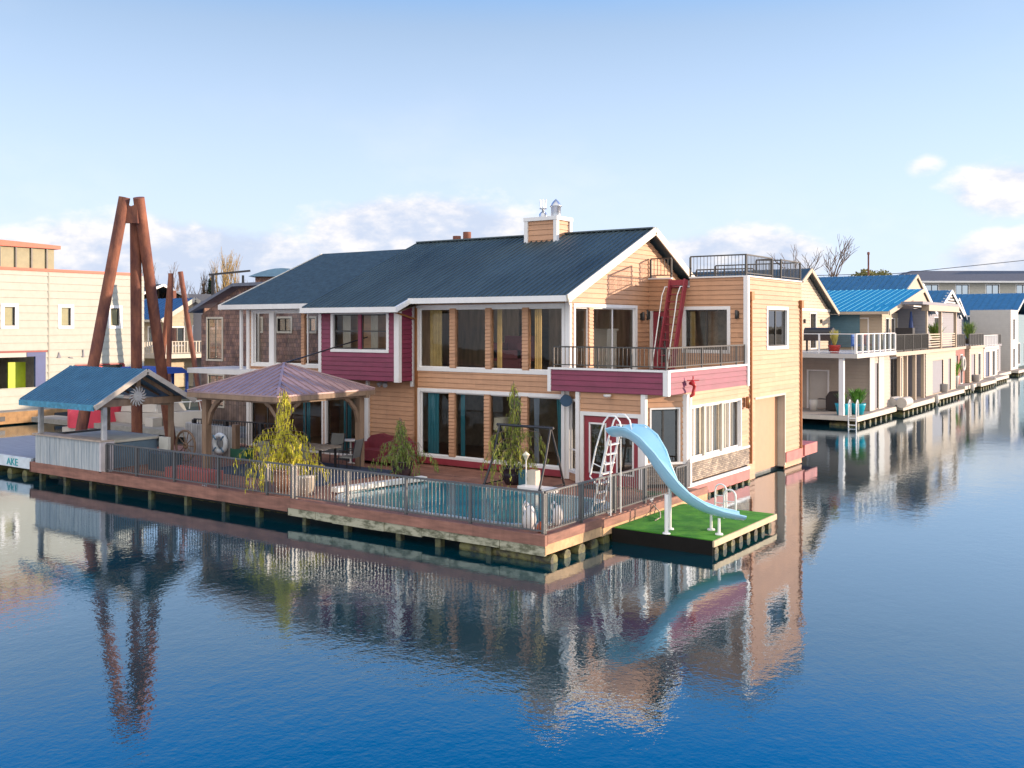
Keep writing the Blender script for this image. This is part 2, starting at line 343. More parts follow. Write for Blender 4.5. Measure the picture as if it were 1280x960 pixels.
def railing(pts, z0, h, par=None, label=None, cat='railing', m=None, gap=.125, posts=None, r=.009, pw=.045, group=None, foot=.09, extra=None):
    """pts: plan polyline; post at every point.  A thing of its own when par is None, else a part."""
    m = m or RAILM
    P = [Vector((p[0], p[1], 0)) for p in pts]
    base = par
    if par is None: base = thing('metal_railing', label, cat, (pts[0][0], pts[0][1], z0), group)
    t = MB(); bt = MB(); few = sum(int((b-a).length/gap) for a, b in zip(P[:-1], P[1:])) <= 30; pk = PC('baluster', m, None) if few else MB(); spans = []
    for a, b in zip(P[:-1], P[1:]):
        t.bar(a+Vector((0, 0, z0+h)), b+Vector((0, 0, z0+h)), .055, .045); bt.bar(a+Vector((0, 0, z0+foot)), b+Vector((0, 0, z0+foot)), .035, .035)
        pickets(pk, a, b, z0+foot, z0+h-.02, gap, r)
        if not few: spans.append(pk); pk = MB()
    if par is None:
        t.build('top_rail', m, base); bt.build('bottom_rail', m, base); q = base
    else:
        q = t.build('railing', m, par); bt.build('bottom_rail', m, q)
    if few:
        for o_ in pk.out:
            o_.parent = q; o_.matrix_parent_inverse = Matrix.Translation(-Vector(q['_base'])) if q.get('_base') is not None else Matrix()
    for sp in spans:
        if sp.v: sp.build('balusters', m, q)
    for p in P:
        MB().box(p.x-pw/2, p.x+pw/2, p.y-pw/2, p.y+pw/2, z0, z0+h-.02).build('post', m, q)
    return q
def ribbed(mb, a, b, c, d_, n, w=.05, h=.04, th=.06, skip=False):
    """roof sheet a(eave left) b(eave right) c(ridge right) d(ridge left) with n ribs eave->ridge"""
    a, b, c, d_ = map(Vector, (a, b, c, d_)); nn = (b-a).cross(d_-a).normalized()
    if nn.z < 0: nn = -nn
    lo = [p-nn*th for p in (a, b, c, d_)]
    mb.hexa([*lo, a, b, c, d_])
    for i in range((n if skip else n+1) if n else 0):
        p = a+(b-a)*i/n; q = d_+(c-d_)*i/n; dx = (b-a).normalized()*w/2
        mb.hexa([p-dx-nn*.005, p+dx-nn*.005, q+dx-nn*.005, q-dx-nn*.005, p-dx*.6+nn*h, p+dx*.6+nn*h, q+dx*.6+nn*h, q-dx*.6+nn*h])
    return mb
# ============================================================ WATER AND GROUND
def water_material():
    m = bpy.data.materials.new('river water'); m.use_nodes = True; t = m.node_tree; t.nodes.clear(); b = t.nodes.new('ShaderNodeBsdfDiffuse'); gl = t.nodes.new('ShaderNodeBsdfGlossy')
    b.inputs[0].default_value = (.0, .036, .05, 1); gl.inputs[0].default_value = (.80, .91, 1.0, 1); gl.inputs['Roughness'].default_value = .012
    tc = t.nodes.new('ShaderNodeTexCoord'); h = None
    for sc_, st, k, rot in ((1.5, (1, .7, 1), .0038, 30), (4.5, (1, .8, 1), .0030, 60), (.35, (1, .7, 1), .007, 10), (13, (1, 1, 1), .0016, 0)):
        mp = t.nodes.new('ShaderNodeMapping'); mp.inputs['Scale'].default_value = st; mp.inputs['Rotation'].default_value = (0, 0, R(rot)); t.links.new(tc.outputs['Object'], mp.inputs[0])
        n = t.nodes.new('ShaderNodeTexNoise'); n.inputs['Scale'].default_value = sc_; n.inputs['Detail'].default_value = 2; t.links.new(mp.outputs[0], n.inputs[0])
        q = t.nodes.new('ShaderNodeMath'); q.operation = 'MULTIPLY'; t.links.new(n.outputs[0], q.inputs[0]); q.inputs[1].default_value = k
        if h is None: h = q
        else:
            a = t.nodes.new('ShaderNodeMath'); a.operation = 'ADD'; t.links.new(h.outputs[0], a.inputs[0]); t.links.new(q.outputs[0], a.inputs[1]); h = a
    # calm and breezy patches
    pn = t.nodes.new('ShaderNodeTexNoise'); pn.inputs['Scale'].default_value = .06; pn.inputs['Detail'].default_value = 3; t.links.new(tc.outputs['Object'], pn.inputs[0])
    mr = t.nodes.new('ShaderNodeMapRange'); t.links.new(pn.outputs[0], mr.inputs[0]); mr.inputs[1].default_value = .35; mr.inputs[2].default_value = .65; mr.inputs[3].default_value = .35; mr.inputs[4].default_value = 1.1
    mm = t.nodes.new('ShaderNodeMath'); mm.operation = 'MULTIPLY'; t.links.new(h.outputs[0], mm.inputs[0]); t.links.new(mr.outputs[0], mm.inputs[1])
    bp = t.nodes.new('ShaderNodeBump'); bp.inputs['Distance'].default_value = 1.0; bp.inputs['Strength'].default_value = 1.0; t.links.new(mm.outputs[0], bp.inputs['Height']); t.links.new(bp.outputs[0], gl.inputs['Normal'])
    lw = t.nodes.new('ShaderNodeLayerWeight'); lw.inputs[0].default_value = .5; t.links.new(bp.outputs[0], lw.inputs['Normal'])
    pw_ = t.nodes.new('ShaderNodeMath'); pw_.operation = 'POWER'; t.links.new(lw.outputs['Facing'], pw_.inputs[0]); pw_.inputs[1].default_value = 3.0
    fr = t.nodes.new('ShaderNodeMath'); fr.operation = 'MULTIPLY_ADD'; t.links.new(pw_.outputs[0], fr.inputs[0]); fr.inputs[1].default_value = .9; fr.inputs[2].default_value = .08
    mx_ = t.nodes.new('ShaderNodeMixShader'); t.links.new(fr.outputs[0], mx_.inputs[0]); t.links.new(b.outputs[0], mx_.inputs[1]); t.links.new(gl.outputs[0], mx_.inputs[2])
    o_ = t.nodes.new('ShaderNodeOutputMaterial'); t.links.new(mx_.outputs[0], o_.inputs[0])
    return m
wb = MB(); wb.quad((-2500, -2500, 0), (2500, -2500, 0), (2500, 2500, 0), (-2500, 2500, 0))
struct(wb.build('water', water_material()))
LAND = mat('winter grass and gravel bank', (.10, .11, .05), .95, col2=(.22, .19, .13), scale=.05)
g = MB(); g.prism([(-42.6, -60, -1), (-42.6, 34, -1), (-30, 62, -1), (-26, 150, -1), (30, 176, -1), (400, 230, -1), (2400, 2400, -1), (-2400, 2400, -1), (-2400, -2000, -1), (-300, -300, -1)], (0, 0, 1.75))
struct(g.build('ground', LAND))
# ============================================================ THE FLOATING HOUSE
H = thing('floating_house', 'two storey tan and maroon floating house with dark green metal roof, balcony and flat tower', 'house', (-8, 8, .4))
ZB, ZF = .48, 3.78
front = WL((-10.95, 8.2), (-4.5, 8.2)); gable = WL((-4.5, 8.2), (-4.5, 18.2)); tower_f = WL((-4.5, 13.8), (-.75, 13.8)); tower_r = WL((-.75, 13.8), (-.75, 19.4))
def ux(x): return x+10.95
wa = MB()
upw = (ux(-10.7), ux(-4.72), 3.9, 5.97); low = (ux(-10.65), ux(-4.72), .82, 3.05)
front.siding(wa, ZB+.25, 6.15, [upw, low])
gw = (.42, 4.55, 3.82, 5.98)
def gl(z): return (0 if z < 6.3 else (z-6.3)/.43, 10 if z < 6.4 else 9.3-(z-6.6)/.5)
gable.siding(wa, 3.3, 8.75, [gw], lim=gl)
# tower front (balcony level and above), stair opening through the parapet
tw = (1.46, 3.04, 4.52, 5.93); td = (.05, .83, 3.78, 5.9)
tower_f.siding(wa, 3.3, 7.05, [tw, td, (.93, 1.63, 6.72, 7.2)])
rw = (1.95, 3.95, 4.62, 5.95); gar = (.72, 3.68, .0, 2.78)
tower_r.siding(wa, .02, 7.05, [rw, gar])
# ground floor: angled bay beside the maroon doors, door wall, chamfered corner, right wall
bayl = WL((-4.5, 8.2), (-3.82, 7.72)); doorw = WL((-3.82, 7.72), (-1.53, 7.72)); cham = WL((-1.53, 7.72), (-.72, 8.85)); right = WL((-.72, 8.85), (-.72, 13.8))
bw = (.1, bayl.L-.12, .8, 3.0); dw = (.2, 2.1, .5, 2.6); cw = (.22, cham.L-.25, .95, 2.86); sw = (.14, 4.28, 1.3, 2.86)
bayl.siding(wa, ZB, 3.35, [bw]); doorw.siding(wa, ZB, 3.35, [dw]); cham.siding(wa, 1.25, 3.35, [cw]); right.siding(wa, 1.25, 3.35, [sw])
# left part of the front: wall under the bay, behind the gazebo
leftw = WL((-19.7, 8.2), (-10.95, 8.2))
gd = (2.2, 4.15, .55, 2.9); gd2 = (4.4, 6.35, .55, 2.9)
leftw.siding(wa, ZB, 3.5, [gd, gd2, (0.1, 1.9, .6, 2.9)], u0=0)
sun_w = (.25, 4.55, 3.85, 5.9)
leftw.siding(wa, 3.5, 6.15, [sun_w])
WL((-19.7, 19), (-19.7, 8.2)).siding(wa, ZB, 6.2, [(6.5, 10.4, 3.85, 5.9)])
back = PC('rear_wall', TAN, H); back.box(-19.7, -4.6, 18.2, 18.35, .2, 6.5); back.box(-4.6, -.85, 19.38, 19.42, 0, 7.05)
wa.build('wall', TAN, H)
back.build('rear_wall', TAN, H)
# windows
up = front.window(H, *upw, div=(), trim=.12, fm=WHITE)
def posts_between(w, zs, xs, name='pier', m=None):
    for a, b in xs:
        q = MB(); w.siding(q, zs[0], zs[1], u0=ux(a), u1=ux(b), board=.12, thick=.018, gap=.032); w.box(q, ux(a), ux(b), -.16, -.03, zs[0], zs[1]); q.build(name, m or TAN, H)
posts_between(front, (3.9, 5.97), [(-9.33, -9.08), (-7.79, -7.56), (-6.28, -6.04)])
lo = front.window(H, *low, trim=.12, fm=WHITE)
posts_between(front, (.82, 3.05), [(-9.36, -9.1), (-7.84, -7.6), (-6.33, -6.07)])
skirt = MB(); front.box(skirt, 0, 6.45, .0, .06, ZB+.05, ZB+.26); skirt.build('skirt_board', MARF, H)
gable.window(H, *gw, div=(1.3, 1.62, 3.0), trim=.11, fm=WHITE)
gp = MB(); gable.siding(gp, 3.82, 5.98, u0=1.32, u1=1.6, board=.12, thick=.018, gap=.032); gable.box(gp, 1.32, 1.6, -.2, -.012, 3.82, 5.98); gp.build('pier', TAN, H)
tower_f.window(H, *tw, div=((tw[0]+tw[1])/2,), trim=.12)
tower_r.window(H, *rw, div=((rw[0]+rw[1])/2,), trim=.12, pane=GLASSR)
bayl.window(H, *bw, hdiv=(1.45,), trim=.07, fm=WHITE)
cham.window(H, *cw, div=(cham.L*.47,), trim=.05, pane=GLASSR)
right.window(H, *sw, div=(.72, 2.1, 3.5), trim=.06, fm=WHITE)
rp = PC('mullion', CREAM, H)
for u in (1.42, 2.8): right.box(rp, u-.08, u+.08, -.1, .01, 1.3, 2.86)
rp.build('mullion', CREAM, H)
# maroon double door with long glass lights
dd = MB(); P = doorw
dfr = PC('door_frame', WHITE, H); doorw.box(dfr, .08, .2, 0, .05, .48, 2.72); doorw.box(dfr, 2.1, 2.22, 0, .05, .48, 2.72); doorw.box(dfr, .2, 2.1, 0, .05, 2.6, 2.72); dfr.build('door_frame', WHITE, H)
for a, b in ((.2, 1.15), (1.16, 2.1)):
    q = MB(); e = .2; doorw.box(q, a, a+e, -.08, -.02, .5, 2.58); doorw.box(q, b-e, b, -.08, -.02, .5, 2.58); doorw.box(q, a+e, b-e, -.08, -.02, .5, .86); doorw.box(q, a+e, b-e, -.08, -.02, 2.36, 2.58)
    dl = q.build('door', MARF, H)
    f = MB(); 
    for (p0, p1, z0, z1) in ((a+e-.03, a+e+.02, .83, 2.39), (b-e-.02, b-e+.03, .83, 2.39), (a+e, b-e, .83, .88), (a+e, b-e, 2.34, 2.39)): doorw.box(f, p0, p1, -.02, .0, z0, z1)
    f.build('light_frame', WHITE, dl)
    p = MB(); p.quad(doorw.pt(a+e, -.05, .86), doorw.pt(b-e, -.05, .86), doorw.pt(b-e, -.05, 2.36), doorw.pt(a+e, -.05, 2.36)); p.build('pane', GLASSR, dl)
    k = MB(); uk = b-.08 if a < 1 else a+.08; k.tube([doorw.pt(uk, .0, 1.45), doorw.pt(uk, .05, 1.45)], .03); k.build('handle', BLACKM, dl)
# upstairs door on the balcony
q = MB(); tower_f.box(q, td[0]+.12, td[1], -.08, -.02, 3.8, 5.88); du = q.build('door', MARF, H)
q = MB(); tower_f.box(q, td[0]+.3, td[1]-.15, -.03, -.01, 4.0, 5.7); q.build('pane', GLASSR, du)
q = PC('door_frame', WHITE, H); tower_f.box(q, td[0], td[0]+.12, -.05, .03, 3.8, 5.9); q.build('door_frame', WHITE, H)
# stone veneer with white ledges
q = MB(); right.box(q, .0, 4.95, -.05, .05, .62, 1.2); q.build('stone_base', STONE, H)
q = MB(); cham.box(q, 0, cham.L, -.05, .05, .62, 1.2); q.build('stone_base', STONEF, H)
q = PC('ledge', WHITE, H); right.box(q, 0, 4.95, 0, .09, 1.2, 1.27); right.box(q, 0, 4.95, 0, .09, .46, .56); cham.box(q, 0, cham.L, 0, .09, 1.2, 1.27); q.build('ledge', WHITE, H)
q = PC('hull_band', mat('salmon red hull band', (.46, .14, .12), .55, var=.2), H); right.box(q, 0, 4.97, -.3, .07, .10, .46); tower_r.box(q, 3.72, 5.75, -.2, .08, .25, .62); tower_r.box(q, 5.6, 7.1, -1, .14, .3, .72); q.build('hull_band', mat('salmon red hull band', (.46, .14, .12), .55, var=.2), H)
q = PC('float', CONC, H); q.box(-4.4, -1.15, 8.9, 19.3, -.3, .1); q.box(-19.5, -4.3, 8.4, 18, -.3, ZB); q.build('float', CONC, H)
for i in range(9):
    y = 9.3+i*.55; q = MB(); q.tube([(-1.4, y, .02), (-.62, y, .02)], .1, 8); q.build('float_log', LOGM, H)
# white corner trims and belly band trims
q = PC('corner_trim', WHITE, H)
def post(x, y, z0, z1, s=.13): q.box(x-s/2, x+s/2, y-s/2, y+s/2, z0, z1)
post(-4.5+.03, 8.2-.03, .5, 6.2, .15); post(-3.82, 7.70, .48, 3.33); post(-1.53, 7.70, .48, 3.33, .15); post(-.72, 8.84, .42, 3.3, .17); post(-.70, 9.10, .42, 3.3, .10)
post(-.75, 13.78, 3.3, 7.05, .16); post(-10.97, 8.15, 3.2, 6.1, .12); post(-13.12, 8.15, .5, 3.4, .12); post(-4.6, 8.1, .5, 3.3, .12)
q.build('corner_trim', WHITE, H)
# garage recess
q = MB(); tower_r.box(q, .6, 3.8, -.36, -.27, .12, 2.9); qd = q.build('garage_door', mat('tan garage door', (.50, .27, .15), .5, var=.05), H)
q = PC('garage_trim', CREAM, H); tower_r.box(q, .72, 3.68, .0, .035, 2.78, 2.86); tower_r.box(q, 3.68, 3.76, -.0, .035, .15, 2.86); q.build('garage_trim', CREAM, H)
q = PC('garage_jamb', CREAM, H); tower_r.box(q, 3.69, 3.73, -.26, -.0, .1, 2.78); tower_r.box(q, .60, .70, -.26, -.012, .1, 2.78); tower_r.box(q, .7, 3.7, -.26, -.012, 2.79, 2.85); q.build('garage_jamb', CREAM, H)
# maroon bay
bayf = WL((-14.85, 7.38), (-10.95, 7.38)); bays = WL((-10.95, 7.38), (-10.95, 8.2)); bh = (.72, 3.35, 4.52, 5.78)
q = MB(); bayf.siding(q, 3.4, 6.06, [bh]); bays.siding(q, 3.4, 6.06); WL((-14.85, 8.2), (-14.85, 7.38)).siding(q, 3.4, 6.06); q.box(-14.84, -10.96, 7.39, 8.2, 3.4, 3.44); q.build('bay_wall', MAR, H)
bayf.window(H, *bh, div=(1.95, 2.12), hdiv=(5.17,), trim=.11)
q = PC('mullion', MAR, H); bayf.box(q, 1.96, 2.11, -.08, -.0, 4.52, 5.78); q.build('mullion', MAR, H)
q = PC('corner_trim', WHITE, H); bayf.box(q, 3.72, 3.9, 0, .04, 3.38, 6.06); bays.box(q, -.04, .12, 0, .04, 3.38, 6.06); bayf.box(q, -.02, .12, 0, .04, 3.38, 6.06); q.build('corner_trim', WHITE, H)
# sunroom upstairs left
leftw.window(H, .25, 4.55, 3.85, 5.9, div=(1.25, 1.4, 3.0, 3.3), trim=.12, fm=WHITE)
q = PC('window_post', WHITE, H); leftw.box(q, 1.2, 1.48, -.1, .04, 3.85, 5.9); leftw.box(q, -.1, .05, -.05, .09, .5, 6.1); leftw.box(q, -.32, -.22, .15, .25, 3.4, 6.1); q.build('window_post', WHITE, H)
q = MB(); leftw.siding(q, 3.85, 5.9, u0=3.0, u1=3.18, board=.12, thick=.018, gap=.032); leftw.box(q, 3.0, 3.18, -.1, -.012, 3.85, 5.9); q.build('pier', TAN, H)
for gq in (gd, gd2, (0.1, 1.9, .6, 2.9)): leftw.window(H, *gq, div=((gq[0]+gq[1])/2,), trim=.09)
q = PC('canopy', WHITE, H); q.box(-22.4, -17.0, 7.2, 9.6, 3.42, 3.62); q.build('canopy', WHITE, H)
# ------------------------------------------------------------ roof
EZ, SL = 6.33, .43
RY = 13.5; RZ = EZ+SL*(RY-7.6); XR = -4.1
q = MB()
ribbed(q, (-10.6, 7.6, EZ), (XR, 7.6, EZ), (XR, RY, RZ), (-10.6, RY, RZ), 28)
ribbed(q, (-15.25, 6.9, EZ-SL*.7), (-10.6, 6.9, EZ-SL*.7), (-10.6, RY, RZ), (-15.25, RY, RZ), 20, skip=True)
ribbed(q, (XR, 18.5, RZ-.5*5.0), (-15.25, 18.5, RZ-.5*5.0), (-15.25, RY, RZ), (XR, RY, RZ), 48)
q.bar((-15.25, RY, RZ+.03), (XR, RY, RZ+.03), .3, .05)
q.build('roof', ROOF, H)
q = MB(); lz = EZ-.12
ribbed(q, (-20.95, 7.75, 6.22), (-15.25, 7.75, 6.22), (-15.25, RY, RZ-.22), (-20.95, RY, RZ-.22), 0); ribbed(q, (-15.25, 18.5, 6.2), (-20.95, 18.5, 6.2), (-20.95, RY, RZ-.22), (-15.25, RY, RZ-.22), 0)
q.build('shingle_roof', ROOF2, H)
q = PC('gutter', WHITE, H)      # gutters / fascias
q.box(-10.6, XR-.02, 7.46, 7.6, EZ-.2, EZ-.01); q.box(-15.25, -10.55, 6.76, 6.9, EZ-.3-.2, EZ-.3-.01); q.box(-20.95, -15.2, 7.61, 7.75, 6.02, 6.21)
q.hexa([(-10.62, 6.8, EZ-.5), (-10.54, 6.8, EZ-.5), (-10.54, 7.6, EZ-.18), (-10.62, 7.6, EZ-.18), (-10.62, 6.8, EZ-.31), (-10.54, 6.8, EZ-.31), (-10.54, 7.6, EZ), (-10.62, 7.6, EZ)])
q.build('gutter', WHITE, H)
q = PC('rake_board', mat('cream rake board', (.78, .70, .56), .5, var=.04), H)      # rake boards on the right gable + left
for (a, b) in (((XR+.03, 7.5, EZ-.12), (XR+.03, RY, RZ-.08)), ((XR+.03, RY, RZ-.08), (XR+.03, 18.5, RZ-2.58))): q.bar(a, b, .05, .26)
q.bar((-20.97, 7.7, 6.1), (-20.97, RY, RZ-.32), .05, .24)
q.build('rake_board', mat('cream rake board', (.78, .70, .56), .5, var=.04), H)
q = PC('soffit', mat('tan soffit', (.50, .36, .24), .7), H)      # soffits
q.quad((-15.2, 6.9, EZ-.52), (-10.6, 6.9, EZ-.52), (-10.6, 8.2, EZ-.2), (-15.2, 8.2, EZ-.2)); q.quad((-10.6, 7.6, EZ-.22), (XR, 7.6, EZ-.22), (XR, 8.25, EZ-.22), (-10.6, 8.25, EZ-.22)); q.quad((-20.9, 7.7, 6.0), (-15.2, 7.7, 6.0), (-15.2, 8.25, 6.1), (-20.9, 8.25, 6.1))
q.build('soffit', mat('tan soffit', (.50, .36, .24), .7), H)
# chimney
CH = MB(); cx0, cx1, cy0, cy1 = -9.2, -7.87, 12.8, 13.75
for w in (WL((cx0, cy0), (cx1, cy0)), WL((cx1, cy0), (cx1, cy1)), WL((cx1, cy1), (cx0, cy1)), WL((cx0, cy1), (cx0, cy0))): w.siding(CH, 8.2, 9.42, board=.2)
ch = CH.build('chimney', TAN, H)
q = MB(); 
for x, y in ((cx0, cy0), (cx1, cy0), (cx1, cy1), (cx0, cy1)): q.box(x-.08, x+.08, y-.08, y+.08, 8.1, 9.4)
q.box(cx0-.1, cx1+.1, cy0-.1, cy1+.1, 9.36, 9.5); q.build('chimney_trim', WHITE, ch)
STEEL = mat('galvanised steel', (.55, .57, .6), .3, .8)
q = MB(); c = (-8.75, 13.25, 9.5); q.lathe([(.16, 0), (.16, .16), (.09, .24), (.05, .26), (.05, .42)], c, 14)
for k in range(6): a = k*math.pi/3; q.bar((c[0]+.1*math.cos(a), c[1]+.1*math.sin(a), 9.86), (c[0]+.13*math.cos(a), c[1]+.13*math.sin(a), 10.22), .03, .03)
q.lathe([(.0, .34), (.14, .36), (.14, .39), (.0, .4)], c, 14); q.build('flue', STEEL, ch)
q = MB(); c = (-8.2, 13.3, 9.5); q.lathe([(.19, 0), (.19, .4), (.23, .42), (.23, .46), (.1, .62), (.0, .72)], c, 16); q.build('flue', STEEL, ch)
# ------------------------------------------------------------ balcony
bf = WL((-4.82, 7.6), (-.72, 7.6)); brt = WL((-.72, 7.6), (-.72, 13.75))
q = MB(); bf.siding(q, 3.32, 4.0, board=.17); brt.siding(q, 3.32, 4.0, board=.17); WL((-4.82, 8.2), (-4.82, 7.6)).siding(q, 3.32, 4.0, board=.17)
bal = q.build('balcony', MAR, H)
q = MB(); q.box(-4.8, -.74, 7.62, 13.75, 3.55, 3.78); q.build('balcony_floor', mat('grey deck coating', (.30, .27, .25), .8), bal)
q = MB(); q.box(-4.8, -.74, 7.62, 8.8, 3.33, 3.36); q.build('balcony_soffit', TAN, bal)
q = PC('balcony_trim', WHITE, bal); bf.box(q, -.03, 4.16, -.14, .05, 4.0, 4.06); brt.box(q, 0.12, 6.15, -.14, .05, 4.0, 4.06); bf.box(q, -.05, .07, -.02, .045, 3.3, 4.0); bf.box(q, 3.98, 4.13, 0, .045, 3.3, 4.0); brt.box(q, -.03, .12, 0, .045, 3.3, 4.0); q.build('balcony_trim', WHITE, bal)
railing([(-4.72, 7.69), (-4.0, 7.69), (-3.1, 7.69), (-1.95, 7.69), (-.80, 7.69), (-.80, 9.0), (-.80, 10.2), (-.80, 11.7), (-.80, 13.0), (-.80, 13.7)], 4.06, .65, par=H, r=.011, gap=.13, m=mat('black bronze railing metal', (.06, .055, .05), .4, .2))
# maroon ladder stair to the roof deck with steel handrails
q = MB(); xa, xb = -3.52, -2.95
for x in (xa, xb): q.bar((x, 12.55, 3.85), (x, 13.62, 7.0), .06, .24, up=(0, 1, 0))
q.bar((xa-.05, 13.6, 6.9), (xb+.05, 13.6, 6.9), .2, .2)
st = q.build('roof_stair', MARF, H)
q = MB()
for k in range(11):
    f = (k+.7)/11.5; q.box(xa, xb, 12.5+1.1*f, 12.72+1.1*f, 3.85+3.1*f, 3.89+3.1*f)
q.build('tread', MARF, st)
for x in (xa-.1, xb-.08):
    q = MB(); q.tube([(x, 12.3, 3.9), (x, 13.1, 6.45), (x+.02, 13.3, 6.75), (x+.08, 13.6, 6.75)], .02, 6); q.build('handrail', WHM, st)
# roof deck parapet cap and railings
q = PC('parapet_cap', WHITE, H); q.box(-4.5, -3.57, 13.72, 13.9, 7.05, 7.1); q.box(-2.87, -.68, 13.72, 13.9, 7.05, 7.1); q.box(-3.57, -2.87, 13.78, 13.9, 6.74, 6.79); q.box(-.84, -.68, 13.9, 19.45, 7.05, 7.1); q.box(-4.5, -.68, 19.3, 19.45, 7.05, 7.1); q.build('parapet_cap', WHITE, H)
q = MB(); q.box(-4.48, -.8, 13.85, 19.35, 6.75, 6.98); q.build('roof_deck', mat('grey roof deck', (.35, .33, .32), .8), H)
railing([(-4.42, 13.8), (-3.6, 13.8)], 7.1, .7, par=H, m=DARKF, pw=.06)
railing([(-2.85, 13.8), (-.78, 13.8), (-.78, 16.3)], 7.1, .72, par=H, m=DARKF, pw=.06, r=.007)
railing([(-.78, 17.2), (-.78, 19.35), (-4.3, 19.35)], 7.1, .72, par=H, m=DARKF, pw=.06, r=.007)
railing([(-.78, 16.3), (-1.5, 16.6), (-.78, 17.2)], 7.1, .7, par=H, m=DARKF, pw=.05, r=.007)
railing([(-3.3, 15.3), (-2.2, 15.3), (-1.2, 15.6)], 6.98, .45, par=H, m=DARKF, pw=.05, r=.006)
# downspouts
for y, z1 in ((14.08, 6.55), (19.22, 6.35)):
    q = MB(); q.box(-.74, -.62, y-.12, y+.12, z1-.3, z1); q.box(-.72, -.66, y-.035, y+.035, .6, z1-.3); q.build('downspout', COPPER, H)
q = MB(); q.box(-10.84, -10.76, 8.1, 8.18, .5, 6.0); q.tube([(-11.0, 6.9, 5.92), (-10.8, 8.1, 5.6)], .04, 6); q.build('downspout', COPPER, H)
q = MB(); q.box(-4.42, -4.34, 8.06, 8.14, 4.06, 6.05); q.build('downspout', WHITE, H)
# lamps on the walls
def wall_lamp(w, u, z, s=1, m=DARKF):
    q = MB(); w.box(q, u-.06*s, u+.06*s, 0, .05, z-.12*s, z+.12*s); p = w.pt(u, .11*s, z-.15*s); q.lathe([(.03, 0), (.055*s, .01), (.055*s, .3*s), (.03, .31*s)], p, 10); q.build('wall_lamp', m, H)
wall_lamp(tower_f, 3.42, 5.75); wall_lamp(tower_f, .0, 5.75, 1.2); wall_lamp(right, 4.62, 2.75, 1.3, COPPER); wall_lamp(gable, 4.95, 5.7, 1.0)
def floodlight(p, d):
    q = MB(); p = Vector(p); d = Vector(d).normalized(); q.tube([p, p+d*.12], .03, 8); q.tube([p+d*.1, p+d*.16, p+d*.34], [.09, .17, .19], 14); return q
floodlight((-4.45, 8.0, 3.05), (.5, -.8, -.1)).build('wall_speaker', mat('dark blue speaker shell', (.03, .07, .13), .4), H)
q = MB(); q.tube([(-12.2, 8.15, 3.34), (-12.2, 8.0, 3.3)], .035, 8); q.tube([(-12.27, 8.0, 3.3), (-12.34, 7.85, 3.22)], [.05, .09], 12); q.tube([(-12.13, 8.0, 3.3), (-12.02, 7.86, 3.22)], [.05, .09], 12); q.build('floodlight', mat('grey lamp housing', (.35, .37, .4), .4), H)
q = MB(); q.lathe([(0, 0), (.10, .01), (.12, .05), (.12, .08)], (-2.7, 7.55, 3.2), 14); q.build('soffit_light', WHITE, H)
q = MB(); q.tube([(-.62, 8.95, 3.62), (-.5, 8.85, 3.66), (-.45, 8.9, 3.55), (-.5, 8.95, 3.42), (-.48, 8.85, 3.3), (-.55, 8.8, 3.22)], [.05, .09, .05, .05, .06, .03], 8); q.bar((-.62, 8.75, 3.72), (-.4, 9.1, 3.72), .03, .03); q.tube([(-.5, 8.9, 3.7), (-.5, 8.9, 3.85)], .02, 5)
tag(q.build('wall_ornament', mat('red lacquered iron', (.38, .01, .01), .4)), 'small red curled iron ornament hanging under the balcony corner', 'ornament')
# wind brace rod at the gazebo peak
# ------------------------------------------------------------ inside the house
q = PC('upper_floor', INFLOOR, H); q.box(-19.6, -4.65, 8.35, 18.1, ZF-.3, ZF-.02); q.box(-4.6, -.9, 8.9, 13.7, 3.3, 3.5); q.build('upper_floor', INFLOOR, H)
q = PC('ground_floor', INFLOOR, H); q.box(-19.6, -4.65, 8.35, 18.1, ZB, ZB+.06); q.box(-4.6, -.9, 9, 13.9, ZB, ZB+.06); q.build('ground_floor', INFLOOR, H)
q = PC('ceiling', INWALL, H); q.box(-19.6, -4.65, 8.3, 18.1, 6.1, 6.15); q.box(-4.4, -.9, 13.95, 19.2, 6.6, 6.65); q.build('ceiling', INWALL, H)
q = PC('inner_wall', WOODIN, H); q.box(-19.6, -9.9, 13.2, 13.3, 3.76, 6.1); q.box(-9.1, -4.7, 14.2, 14.3, 3.76, 6.1); q.box(-15.0, -14.9, 8.3, 13.2, 3.76, 6.1); q.box(-11.0, -10.9, 8.3, 9.6, 3.76, 6.1); q.build('inner_wall', WOODIN, H)
q = PC('inner_wall', mat('dim lower room wall', (.26, .20, .14), .8, var=.3), H); q.box(-19.6, -4.7, 13.2, 13.3, .54, 3.4); q.box(-4.7, -.9, 12.6, 12.7, .54, 3.3); q.box(-4.2, -.9, 15.2, 15.3, 3.5, 6.6); q.build('inner_wall', INWALL, H)  # darker copy of the interior wall colour, standing for the dark of the lower rooms
# furniture seen through the panes
q = MB(); q.box(-8.9, -7.7, 10.2, 11.0, 4.2, 4.5); q.box(-8.9, -7.7, 10.9, 11.15, 4.2, 5.0); q.box(-8.95, -8.75, 10.2, 11.1, 4.1, 4.75); q.box(-7.85, -7.65, 10.2, 11.1, 4.1, 4.75); q.box(-8.8, -7.8, 10.3, 11.0, 3.78, 4.2)
tag(q.build('armchair', mat('burgundy upholstery', (.16, .04, .05), .8)), 'burgundy armchair seen through the upper window', 'armchair')
q = MB(); q.box(-5.9, -4.95, 11.5, 12.2, 3.78, 5.2); q.box(-5.95, -4.9, 11.45, 12.25, 5.2, 5.26); q.build('x', CREAM)
o = COL.objects[-1]; o.name = 'cupboard'; tag(o, 'cream cupboard inside the upstairs room at its right end', 'cupboard')
t = thing('table_lamp', 'table lamp with cream drum shade behind the lower window', 'lamp', (-8.1, 9.6, 1.3))
